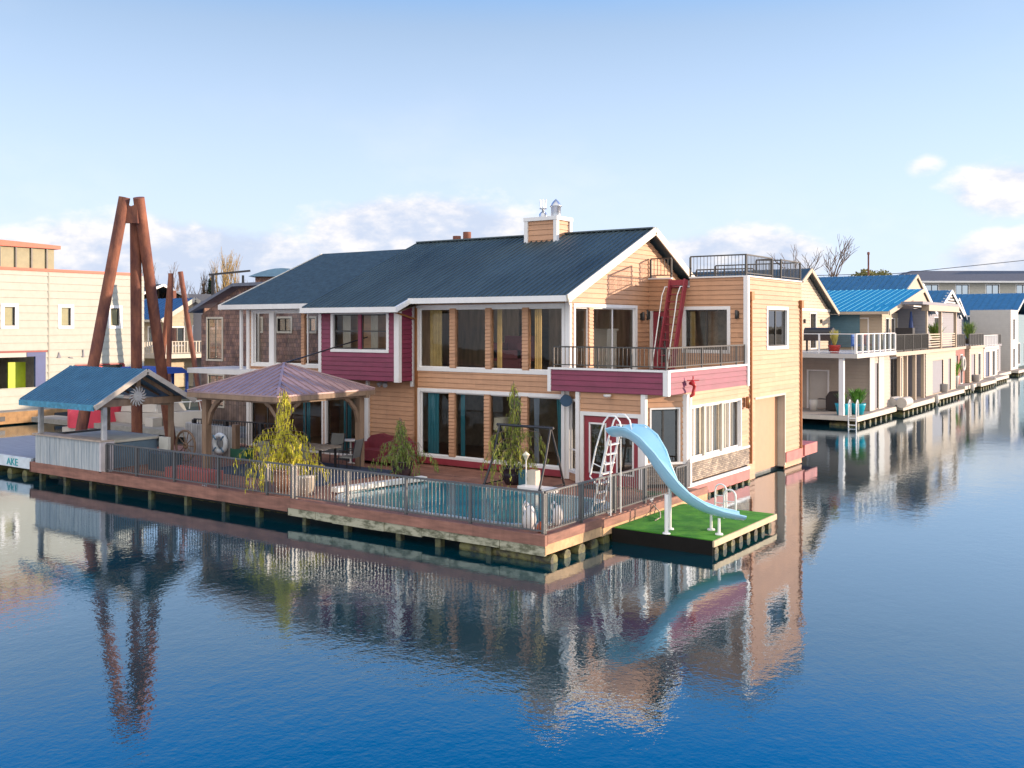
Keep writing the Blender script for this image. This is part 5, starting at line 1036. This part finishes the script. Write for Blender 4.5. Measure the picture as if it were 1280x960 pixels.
q = MB(); q.hexa([(-71, -12.5, 9.75), (XF-.1, -12.5, 9.75), (XF-.1, 13.3, 9.75), (-71, 13.3, 9.75), (-71, -12.5, 10.9), (XF-.1, -12.5, 10.9), (XF-.1, 13.3, 9.95), (-71, 13.3, 9.95)]); q.build('clerestory_roof', OR, LB)
q = PC('door_surround', mat('royal blue paint', (.03, .06, .2), .5), LB); w.box(q, 25.7, 26.3, -.1, .05, 1.9, 3.62); w.box(q, 25.2, 26.3, -.1, .06, 3.62, 3.85)
q = PC('header', OFFW, LB); w.box(q, 16, 25.2, -.1, .03, 3.6, 3.85)
q = PC('header_trim', mat('dark red trim', (.25, .03, .03), .5), LB); w.box(q, 16, 26.4, 0, .07, 3.86, 3.95); w.box(q, 28.1, 31.3, 0, .05, 3.0, 3.08); w.box(q, 31.2, 31.35, 0, .05, 1.2, 3.0)
q = PC('inner_wall', mat('workshop lining', (.62, .58, .5), .8, var=.2), LB); q.box(-48, -47.9, 1, 14, .6, 4); q.box(-48, XF-.15, 2, 12.4, 3.95, 4.0); q.box(-48, XF-.15, 12.5, 12.6, .6, 4); q.box(-43, -42.9, 14, 17.5, .6, 3.2); q.box(-48, XF-.1, 2, 12.4, 1.5, 1.6)
q = MB(); w.box(q, 24.6, 25.6, -.9, -.8, 1.7, 3.3); q.build('lime_door', mat('lime green door', (.45, .55, .02), .5), LB)
q = MB(); w.box(q, 21.5, 24.5, -4, -1.5, 2.9, 3.5); q.build('extractor_hood', BLACKM, LB)
for k, (u, hh, c, l) in enumerate(((18.2, .9, (.3, .08, .05), 'rust red machine in the open workshop doorway'), (20.4, .8, (.05, .05, .07), 'dark workbench in the open workshop doorway'), (22.6, .7, (.1, .12, .14), 'grey tool cart in the open workshop doorway'))):
    p = w.pt(u, -1.6, 1.6); q = MB(); q.box(p.x-.5, p.x+.5, p.y-.7, p.y+.7, 1.6, 1.6+hh); q.box(p.x-.3, p.x+.3, p.y-.2, p.y+.5, 1.6+hh+.002, 1.8+hh); q.box(p.x-.4, p.x+.1, p.y-.6, p.y-.3, 1.6+hh+.002, 2.0+hh)
    tag(q.build(('machine', 'workbench', 'tool_cart')[k], mat('shop item %d' % k, c, .6)), l, ('machine', 'workbench', 'cart')[k])
# emblem painted on the cladding: crane-like figures and a red star shape
q = MB(); P = lambda u, z: w.pt(u, .045, z)
for pts in ([(27.0, 3.5), (27.1, 3.85), (27.22, 3.5)], [(27.45, 2.75), (28.3, 2.75), (28.1, 2.6), (27.2, 2.62)], [(27.75, 2.75), (27.78, 3.05), (27.85, 3.05), (27.88, 2.75)], [(28.55, 3.5), (28.58, 3.95), (28.63, 3.95), (28.66, 3.5)], [(27.7, 3.55), (27.95, 3.5), (28.0, 3.45), (27.75, 3.48)]): q.prism([P(*p) for p in pts], w.n*.02)
q.build('wall_emblem', mat('grey emblem paint', (.2, .2, .23), .6), LB)
q = MB(); q.prism([P(28.8, 2.9), P(29.2, 3.0), P(29.35, 3.4), P(29.45, 3.02), P(29.9, 2.9), P(29.5, 2.75), P(29.3, 2.6)], w.n*.02); q.build('wall_emblem', mat('red emblem paint', (.6, .08, .05), .6), LB)
LD = thing('workshop_dock', 'low timber dock with tyres along the foot of the cream workshop', 'dock', (-41, 5, .3)); q = PC('planks', CONC, LD); q.box(-41.8, -40.6, -14, 19, .5, .72); q = PC('fender_beam', mat('orange brown fender timber', (.32, .18, .07), .7, var=.3), LD); q.box(-40.6, -40.48, -14, 19, .08, .7)
for k in range(7): q = MB(); q.box(-40.47, -40.4, -9+k*4.2, -7.6+k*4.2, .25, .5); q.build('fender_block', BLACKM, LD)
t = thing('covered_boat', 'boat under a bright red cover moored beside the cream workshop', 'boat', (-33, 10, .2)); q = MB()
cv = []
for (dx, hw, z) in ((-3.2, .1, 1.1), (-2.2, .9, 1.45), (-.5, 1.25, 1.85), (1.2, 1.25, 1.9), (2.8, 1.1, 1.5), (3.2, 1.0, 1.1)):
    cv.append([(-33.4+a*1.0, 10.0+dx*.42, zz) for a, zz in ((-hw, .35), (-hw, z*.85), (0, z*1.0), (hw, z*.85), (hw, .35))])
vs = [p for r_ in cv for p in r_]; fs = [(i*5+k, i*5+k+1, (i+1)*5+k+1, (i+1)*5+k) for i in range(5) for k in range(4)]+[(0, 1, 2, 3, 4)[::-1], (25, 26, 27, 28, 29)]
q.add(vs, fs); q.build('cover', mat('bright red tarpaulin', (.62, .05, .09), .6, var=.15, scale=2), t); q = MB(); q.prism([(-34.3, 8.8, 0), (-32.5, 8.8, 0), (-32.5, 11.2, 0), (-34.3, 11.2, 0)], (0, 0, .34)); q.build('hull', OFFW, t)
# small floating dock at the left edge, with lettering
ld = thing('lettered_dock', 'low grey float dock with teal lettering on its white edge at the left', 'dock', (-22.5, 0, .4))
q = MB(); q.box(-29, -21.9, .35, 4.2, .58, .68); q.build('deck_boards', mat('blue grey dock boards', (.26, .29, .34), .7, var=.2, scale=3, stretch=(.3, 4, 1)), ld); q = MB(); q.box(-29, -21.9, .25, .34, .28, .66); q.build('edge_board', mat('white blue edge board', (.62, .68, .72), .6), ld)
q = PC('float_log', LOGM, ld); 
for x in (-22.4, -23.4, -24.6, -26): q.tube([(x, .3, .05), (x, 3.5, .05)], .17, 8)
fc = bpy.data.curves.new('dock_lettering', 'FONT'); fc.body = 'AKE'; fc.size = .36; fc.extrude = .008; fc.align_x = 'RIGHT'
fo = bpy.data.objects.new('dock_lettering', fc); COL.objects.link(fo); dg = bpy.context.evaluated_depsgraph_get(); me = bpy.data.meshes.new_from_object(fo.evaluated_get(dg)); bpy.data.objects.remove(fo)
me.transform(Matrix.Translation((-22.75, .24, .34)) @ Matrix.Rotation(R(90), 4, 'X') @ Matrix.Scale(1.15, 4, (1, 0, 0)))
mo = bpy.data.objects.new('lettering', me); COL.objects.link(mo); me.materials.append(mat('teal lettering', (.02, .35, .38), .5)); mo.parent = ld; mo.matrix_parent_inverse = Matrix.Translation(-Vector(ld['_base']))
# shingled house behind the left wing
SHH = thing('shingled_house', 'brown cedar shingled house with shed roof behind the left wing', 'house', (-26, 16, .5))
sf = WL((-29.1, 13.1), (-20.3, 13.1)); q = MB()
def panel(q, wl, u0, u1, z0, z1, holes=()):
    us = sorted({u0, u1}|{h[0] for h in holes}|{h[1] for h in holes}); zs = sorted({z0, z1}|{h[2] for h in holes}|{h[3] for h in holes})
    for a, b in zip(us[:-1], us[1:]):
        for c, d_ in zip(zs[:-1], zs[1:]):
            if any(h[0] <= (a+b)/2 <= h[1] and h[2] <= (c+d_)/2 <= h[3] for h in holes): continue
            wl.box(q, a, b, -.12, 0, c, d_)
sh = [(.5, 1.6, 3.7, 5.7), (3.6, 4.5, 5.1, 5.7), (5.6, 6.5, 5.1, 5.7), (7.3, 8.1, 5.1, 5.7)]
panel(q, sf, 0, 8.8, 3.3, 5.9, sh); q.prism([sf.pt(0, 0, 5.9), sf.pt(8.8, 0, 5.9), sf.pt(8.8, 0, 7.25), sf.pt(2.9, 0, 7.2)], -sf.n*.12); q.build('wall', SHING, SHH)
q = MB(); panel(q, sf, 0, 8.8, .5, 3.28, [(.6, 1.7, 1.4, 2.9), (4.6, 5.6, 1.4, 2.7)]); q.build('lower_wall', brickmat('vertical brown boards', (.22, .15, .12), (.14, .10, .09), (.05, .04, .03), 3, .18, .01, plane='zx', noise=.4), SHH)
q = MB(); q.box(-29.1, -28.98, 13.2, 16.4, .5, 6.3); q.build('side_wall', SHINGX, SHH)
for h in sh+[(.6, 1.7, 1.4, 2.9), (4.6, 5.6, 1.4, 2.7)]: simple_window(sf, SHH, *h, div=((h[0]+h[1])/2,), trim=.09, tm=CREAM)
q = MB(); q.hexa([(-29.6, 12.7, 6.0), (-26.3, 12.7, 7.25), (-26.3, 16.5, 7.25), (-29.6, 16.5, 6.0), (-29.6, 12.7, 6.15), (-26.3, 12.7, 7.4), (-26.3, 16.5, 7.4), (-29.6, 16.5, 6.15)]); q.hexa([(-26.28, 12.7, 7.25), (-20.2, 12.7, 7.3), (-20.2, 16.5, 7.3), (-26.28, 16.5, 7.25), (-26.28, 12.7, 7.4), (-20.2, 12.7, 7.45), (-20.2, 16.5, 7.45), (-26.28, 16.5, 7.4)]); q.build('roof', mat('slate blue roof', (.12, .14, .19), .5, var=.2), SHH)
q = PC('downspout', OFFW, SHH); sf.box(q, 4.3, 4.4, .02, .12, 3.3, 6.4)
cb = thing('rooftop_cabin', 'small rooftop cabin with domed blue roof and black canopy frame behind the green roof', 'cabin', (-45, 32, .7))
cw_ = WL((-46.2, 31.2), (-42.8, 33.6)); q = MB(); cw_.box(q, 0, 4.2, -3, 0, .7, 9.0); q.build('wall', SHING, cb); cw_.window(cb, 1.0, 1.9, 7.9, 8.6, trim=.12)
q = MB(); q.prism([cw_.pt(-.4+5.0*k/10, .5, 9.0+.62*math.sin(math.pi*k/10)) for k in range(11)], -cw_.n*4); q.build('dome_roof', mat('blue grey canvas', (.14, .27, .40), .6), cb)
q = PC('canopy_post', BLACKM, cb); cw_.box(q, -3.3, -3.1, -.2, 0, 7.6, 9.2); cw_.box(q, -1.5, -1.35, -2, -1.85, 7.6, 9.2); q = PC('canopy_beam', BLACKM, cb); q.bar(cw_.pt(-3.5, -.1, 9.15), cw_.pt(-.4, -.1, 9.45), .15, .14)
q = PC('base', GREYS, cb); cw_.box(q, -5, -.02, -5, 0, .7, 7.7)
# cream house with blue roof
bh_ = thing('cream_house', 'cream house with blue roof and gabled balcony front behind the tripod', 'house', (-52, 28, .75))
yb = 26.0; cf = WL((-56, yb), (-50, yb)); hh = [(2.2, 3.0, 3.9, 5.2), (4.2, 5.3, 3.9, 5.2)]
cr = WL((-50, yb), (-50, yb+4.8)); q = MB(); cf.siding(q, .8, 5.9, hh, board=.3); cr.siding(q, .8, 5.9, [(.6, 1.7, 3.9, 5.2), (2.5, 4.2, 3.9, 5.3)], board=.3); cr.siding(q, 5.9, 7.3, board=.3, lim=lambda z: ((z-5.9)*1.7, 4.8-(z-5.9)*1.7)); q.build('wall', mat('cream house cladding', (.46, .38, .26), .7), bh_)  # same cream colour on both faces of the house
for h in hh: simple_window(cf, bh_, *h, div=((h[0]+h[1])/2,), trim=.12)
simple_window(cr, bh_, .6, 1.7, 3.9, 5.2, (1.15,)); simple_window(cr, bh_, 2.5, 4.2, 3.9, 5.3, (3.3,))
gable_roof(bh_, -57, -49.6, yb-.5, 5.8, yb+2.4, 7.4, yb+5.3, 5.8, mat('dull blue roof', (.04, .11, .24), .5, var=.2), rm=CREAM, rake=.3)
q = PC('deck', CREAM, bh_); q.box(-54.5, -48.2, yb-1.4, yb+5, 3.0, 3.3); railing([(-53.5, yb-1.3), (-51, yb-1.3), (-48.3, yb-1.3), (-48.3, yb+2), (-48.3, yb+5)], 3.3, .9, par=bh_, m=CREAM, gap=.25, r=.04, pw=.1)
q = PC('deck_post', CREAM, bh_)
for x in (-54, -51, -48.4): q.box(x-.1, x+.1, yb-1.3, yb-1.1, .7, 3.0)
for i, (x, y, w_, h_, m, l) in enumerate(((-62, 46, 14, 6.5, BEIGE, 'long beige house far behind the blue roofed cream house'), (-45, 44, 9, 5.2, GREYS, 'grey house far behind the shingled house'), (-74, 34, 12, 7.2, OFFW, 'off white house far behind the cream workshop'))):
    t = thing('far_house', l, 'house', (x, y, .75)); f, r = body(t, x-w_/2, x+w_/2, y, y+9, .75, h_, m, [(1, 2.5, h_-2, h_-.6), (w_-3.5, w_-1.5, h_-2, h_-.6)], [(2, 4, h_-2, h_-.6)]); simple_window(f, t, 1, 2.5, h_-2, h_-.6); simple_window(f, t, w_-3.5, w_-1.5, h_-2, h_-.6); simple_window(r, t, 2, 4, h_-2, h_-.6); gable_roof(t, x-w_/2-.5, x+w_/2+.5, y-.6, h_, y+4.5, h_+2, y+9.6, h_, ROOF2, rib=0)
# canvas topped cruiser
bt = thing('canopy_boat', 'motor cruiser with royal blue canvas top and white bow rail moored beyond the hut', 'boat', (-33, 14, 0))
bx, by = 0, 0
secs = [(-4.2, .15, 1.5), (-3.2, .8, 1.42), (-1.5, 1.25, 1.3), (1.0, 1.35, 1.2), (3.0, 1.3, 1.15), (3.6, 1.25, 1.15)]
vs = []
for dx, hw, z in secs: vs += [(bx+dx, by-hw, z), (bx+dx, by-hw*.8, .0), (bx+dx, by, -.2), (bx+dx, by+hw*.8, 0), (bx+dx, by+hw, z)]
fs = [(i*5+k, i*5+k+1, (i+1)*5+k+1, (i+1)*5+k) for i in range(5) for k in range(4)]+[(i*5+4, i*5, (i+1)*5, (i+1)*5+4) for i in range(5)]+[(0, 1, 2, 3, 4), (29, 28, 27, 26, 25)]
q = MB(); q.add(vs, fs); q.build('hull', OFFW, bt)
q = MB(); q.hexa([(bx-1.2, by-1, 1.3), (bx+2.6, by-1, 1.2), (bx+2.6, by+1, 1.2), (bx-1.2, by+1, 1.3), (bx-.6, by-.9, 2.3), (bx+2.4, by-.9, 2.3), (bx+2.4, by+.9, 2.3), (bx-.6, by+.9, 2.3)]); q.build('cabin', OFFW, bt)
NAVY = mat('royal blue canvas', (.015, .06, .30), .7, var=.15)
q = MB(); q.hexa([(bx-1.2, by-1.2, 3.6), (bx+3.0, by-1.2, 3.6), (bx+3.0, by+1.2, 3.6), (bx-1.2, by+1.2, 3.6), (bx-.9, by-.9, 3.95), (bx+2.7, by-.9, 3.95), (bx+2.7, by+.9, 3.95), (bx-.9, by+.9, 3.95)]); q.build('canvas_top', NAVY, bt)
q = PC('canvas_post', NAVY, bt)
for x in (-1.1, .3, 1.6, 2.9):
    for y in (-1.1, 1.1): q.box(bx+x-.08, bx+x+.08, by+y-.06, by+y+.06, 2.3, 3.6)
q = MB(); q.box(bx-1.1, bx+2.9, by-1.12, by+1.12, 2.25, 2.5); q.build('canvas_skirt', NAVY, bt)
for y in (-1, 1):
    q = MB(); q.tube([(bx-4.1, by+y*.15, 1.5), (bx-4.0, by+y*.2, 2.05), (bx-3, by+y*.8, 2.0), (bx-1.3, by+y*1.2, 1.9), (bx-1.2, by+y*1.2, 1.4)], .035, 6); q.build('bow_rail', WHM, bt)
for o in list(bt.children):
    o.data.transform(Matrix.Translation((-29.9, 11.3, .15)) @ Matrix.Rotation(math.pi, 4, 'Z') @ Matrix.Scale(.8, 4))
# left-hand moorings: pale dock, second tripod
dk = thing('mooring_dock', 'pale floating dock with white boxes behind the deck partition', 'dock', (-27, 9, .3)); q = PC('planks', CONC, dk); q.box(-38, -20.8, 9.3, 10.6, .35, .6); q = PC('dock_box', OFFW, dk); q.box(-26, -25.2, 9.8, 10.3, .6, .95); q.box(-29, -28.4, 9.8, 10.3, .6, 1.0)
T2 = thing('far_steel_dolphin', 'second rusty steel tripod pile, smaller and farther off beyond the blue canvas boat', 'piling', (-39, 18.5, 0))
for a, b in (((-39.15, 18.4, -1), (-38.95, 18.5, 8.5)), ((-37.3, 19.7, -1), (-38.5, 18.85, 8.6)), ((-40.6, 18.6, -1), (-39.3, 18.75, 8.3))): q = MB(); q.tube([a, b], .15, 14); q.build('pile', RUST, T2)
for i, (x, y, zt, r_, l) in enumerate(((-17.95, 19.6, 9.75, .2, 'rusty pile head showing left of the green roof ridge end'), (-17.55, 19.9, 9.95, .2, 'taller rusty pile head showing just above the green roof ridge'), (-60, 34, 8.3, .35, 'short rusty pile head above the blue house roof'))):
    q = MB(); q.tube([(x, y, -1), (x, y, zt)], r_, 14); tag(q.build('steel_pile', RUST), l, 'pile')
q = MB(); q.box(-19.6, -17.9, 18.9, 19.6, 8.6, 9.02); q.box(-18.8, -18.4, 19.0, 19.5, 9.025, 9.3); q.box(-19.4, -19.1, 19, 19.4, 9.025, 9.2); tag(q.build('roof_vent', OFFW), 'white rooftop vent unit beyond the shingle roof ridge', 'vent'); 
# ============================================================ TREES
def bare_tree(x, y, z, h, sp, lab, seed, m=BARK, cat='tree', depth=5, group=None):
    rnd = random.Random(seed); t = thing('bare_tree', lab, cat, (x, y, z), group); tr = MB(); br = MB()
    def grow(p, d_, L, r_, k):
        q = p+d_*L; mid = p+d_*L*.5+Vector((rnd.gauss(0, .05), rnd.gauss(0, .05), 0))*L
        (tr if k == depth else br).tube([p, mid, q], [r_, r_*.82, r_*.65], 5 if k > 2 else 3, cap=False)
        if k == 0: return
        for i in range(3 if k > 1 else 4):
            a = rnd.uniform(0, 6.28); s_ = sp*rnd.uniform(.5, 1.2); v = (d_+Vector((math.cos(a)*s_, math.sin(a)*s_, rnd.uniform(0, .3)))).normalized()
            grow(q if i < 2 else mid, v, L*rnd.uniform(.62, .82), r_*.6, k-1)
    grow(Vector((x, y, z)), Vector((rnd.gauss(0, .05), rnd.gauss(0, .05), 1)).normalized(), h*.30, h*.018, depth)
    tr.build('trunk', m, t); br.build('crown', m, t); return t
OCB = mat('ochre willow twigs', (.34, .24, .10), .9, var=.2)
bare_tree(-22.5, 90.5, 0.7, 16.5, .62, 'wide spreading bare tree behind the white gabled home at right', 5)
for i, (x, y, h, s_, m, l) in enumerate(((-69.2, 40.1, 10.5, .35, BARK, 'slim bare tree just right of the big tripod'), (-67.6, 41.2, 9.5, .4, BARK, 'slim bare tree above the blue house roof'), (-66.4, 42.1, 11, .3, BARK, 'tall bare tree right of the far tripod'), (-64.9, 43.2, 12, .26, OCB, 'ochre twigged bare tree right of the dark conifer'), (-64.2, 43.7, 11.5, .26, OCB, 'rightmost ochre twigged tree beside the shingled house'), (-62.9, 44.6, 9.5, .4, BARK, 'thin bare tree above the shingled house roof'), (-76, 37, 9.0, .4, BARK, 'small bare tree between the workshop roof and the tripod'), (-68.2, 42, 9, .4, BARK, 'bare tree directly behind the far tripod'))):
    bare_tree(x, y, .7, h, s_, l, 20+i, m, group='bare winter trees on the left bank')
def conifer(x, y, z, h, r_, lab, seed):
    rnd = random.Random(seed); t = thing('conifer', lab, 'tree', (x, y, z)); q = MB(); q.tube([(x, y, z), (x, y, z+h)], [.2, .04], 7); q.build('trunk', BARK, t); q = MB()
    for i in range(1400):
        f = rnd.random(); zz = z+h*(.12+.88*f); rr = r_*(1-f)**.8*rnd.uniform(.3, 1.1); a = rnd.uniform(0, 6.28); c = Vector((x+rr*math.cos(a), y+rr*math.sin(a), zz)); d_ = Vector((math.cos(a), math.sin(a), -.4))*.35; s_ = Vector((-math.sin(a), math.cos(a), 0))*.12; q.add([c-s_, c+s_, c+d_+s_*.4, c+d_-s_*.4], [(0, 1, 2, 3)])
    q.build('crown', mat('dark conifer needles', (.025, .06, .03), .9, var=.4), t)
conifer(-65.5, 42.4, .7, 9.2, .9, 'small dark green conifer between the bare trees at left', 4)
def bush_tree(x, y, z, h, r_, lab, seed, m):
    rnd = random.Random(seed); t = thing('round_tree', lab, 'tree', (x, y, z)); q = MB(); q.tube([(x, y, z), (x, y, z+h*.6)], [.25, .1], 7); q.build('trunk', BARK, t); q = MB()
    lobes = [(rnd.gauss(0, r_*.5), rnd.gauss(0, r_*.5), rnd.uniform(-.3, .5)*r_, rnd.uniform(.4, .7)*r_) for _ in range(9)]
    for i in range(5200):
        lx, ly, lz, lr = lobes[i % 9]; v = Vector((rnd.gauss(0, 1), rnd.gauss(0, 1), rnd.gauss(0, 1))).normalized()*lr*rnd.uniform(.6, 1.08); c = Vector((x+lx, y+ly, z+h-r_*.9+lz))+v; a = Vector((rnd.gauss(0, 1), rnd.gauss(0, 1), rnd.gauss(0, 1))).normalized()*.16; b = a.orthogonal().normalized()*.12; q.add([c-a, c-b, c+a, c+b], [(0, 1, 2, 3)])
    q.build('crown', m, t)
bush_tree(-19.5, 95.6, .7, 10.9, 2.3, 'rounded olive green tree behind the blue roofed home', 6, mat('olive tree leaves', (.11, .12, .035), .8, col2=(.22, .20, .06), scale=2))
bush_tree(-26, 40, .7, 2.6, 1.6, 'dark green shrub seen low between the hut and the gazebo', 7, GREENL)
# distant tree line on the far bank
q = MB(); rnd = random.Random(99)
for i in range(26000):
    u = rnd.random(); x = -420+u*1100; y = 330+.35*(x+420)*.6+rnd.uniform(0, 40); hgt = (3.5+2.2*math.sin(x*.021)+1.6*math.sin(x*.063+1))*1.2
    c = Vector((x, y, .7+abs(hgt)*rnd.random()**.7)); a = rnd.uniform(0, 3.14); s_ = rnd.uniform(.5, 1.3); d_ = Vector((math.cos(a)*s_, math.sin(a)*s_, 0)); q.add([c-d_, c+Vector((0, 0, -s_*.6)), c+d_, c+Vector((0, 0, s_*.8))], [(0, 1, 2, 3)])
o = q.build('distant_trees', mat('distant winter woodland', (.10, .09, .07), .95, col2=(.16, .14, .10), scale=.08)); o['kind'] = 'stuff'; tag(o, 'low distant line of grey brown winter trees along the horizon', 'woodland')
q = MB(); q.tube([(-17.1, 88.7, .7), (-17.1, 88.7, 12.8)], .1, 6); pl = thing('utility_pole', 'slim rusty utility pole rising behind the olive tree', 'pole', (-17.1, 88.7, .7)); q.build('shaft', RUST, pl); q = MB(); q.lathe([(.14, 0), (.14, .25), (0, .3)], (-17.1, 88.7, 12.8), 8); q.build('pole_cap', RUST, pl)
q = MB(); q.tube([(-60, 100, 11.5), (-23.7, 126.8, 12.6), (-10.5, 148.2, 15.1), (20, 190, 22)], .05, 5); tag(q.build('overhead_wire', BLACKM), 'thin overhead wire crossing the sky above the far right houses', 'wire')

# ============================================================ SMALL THINGS ON THE DECK AND FLOATS
def rope(pts, r, label, m, cat='rope'):
    q = MB(); q.tube(pts, r, 6); tag(q.build('mooring_rope' if cat == 'rope' else 'garden_hose', m), label, cat)
ROPE = mat('weathered rope', (.42, .36, .27), .9)
rope([(.0, 5.2, .60), (.35, 5.0, .42), (.55, 4.6, .38), (.6, 4.2, .37)], .016, 'short slack rope tying the green platform to the deck edge', ROPE)
rope([(-21.2, 1.0, .64), (-21.7, 1.1, .50), (-22.3, 1.3, .70)], .016, 'slack rope between the bar hut deck and the lettered dock', ROPE)
rope([(-.35+.22*math.cos(a), 6.0+.22*math.sin(a), ZD+.03+.006*a) for a in [k*.5 for k in range(40)]]+[(-.9, 6.4, ZD+.03), (-1.6, 7.2, .52)], .012, 'coiled green garden hose on the deck near the maroon doors', mat('green hose', (.02, .12, .04), .5), 'hose')
q = MB(); q.box(-3.3, -2.1, 6.9, 7.55, .485, .50); tag(q.build('door_mat', mat('dark door mat', (.05, .04, .035), .95)), 'dark door mat in front of the maroon double doors', 'mat')
q = MB(); q.box(-14.0, -13.0, 7.2, 7.9, .485, .50); tag(q.build('door_mat', mat('dark door mat', (.05, .04, .035), .95)), 'dark door mat before the patio doors left of the burgundy loveseat', 'mat')
q = MB(); q.prism([(x, y, .62) for x, y in rrect(-16.3, -15.5, 4.4, 4.9, .08)], (0, 0, .38)); tag(q.build('cooler', mat('dark green cooler', (.03, .13, .08), .5)), 'dark green cooler box beside the left gazebo post', 'cooler')
for i, (x, y, l) in enumerate(((-.09, 3.0, 'steel cleat on the deck edge by the near corner of the green platform'), (-.09, 5.3, 'steel cleat on the deck edge by the far end of the green platform'), (-12.0, .0, 'steel cleat on the deck edge below the middle of the left railing'))):
    q = MB(); q.bar((x+.03, y-.11, ZD+.07), (x+.03, y+.11, ZD+.07), .025, .025); q.bar((x+.03, y-.03, ZD), (x+.03, y-.03, ZD+.07), .02, .03); q.bar((x+.03, y+.03, ZD), (x+.03, y+.03, ZD+.07), .02, .03); tag(q.build('cleat', STEEL), l, 'cleat')
for i, (x, y, l) in enumerate(((-2.75, 52.6, 'white fender hanging at the near end of the cream terrace home float'), (-3.2, 67.5, 'white fender hanging on the float of the dark red home'), (-3.4, 79.0, 'white fender hanging before the white floating home'))):
    q = MB(); q.tube([(x, y, .1), (x, y, .2), (x, y, .6), (x, y, .7)], [.08, .15, .15, .06], 10); tag(q.build('fender', OFFW), l, 'fender')
for x, y, z, l in ((-3.3, 57.5, .55, 'white plastic tub on the float before the grey garage panel'), (-3.9, 73.0, .55, 'white plastic tub on the float of the cream home with the bronze railed terrace')):
    q = MB(); q.lathe([(0, 0), (.28, 0), (.33, .6), (.36, .62), (0, .6)], (x, y, z), 14); tag(q.build('tub', OFFW), l, 'tub')
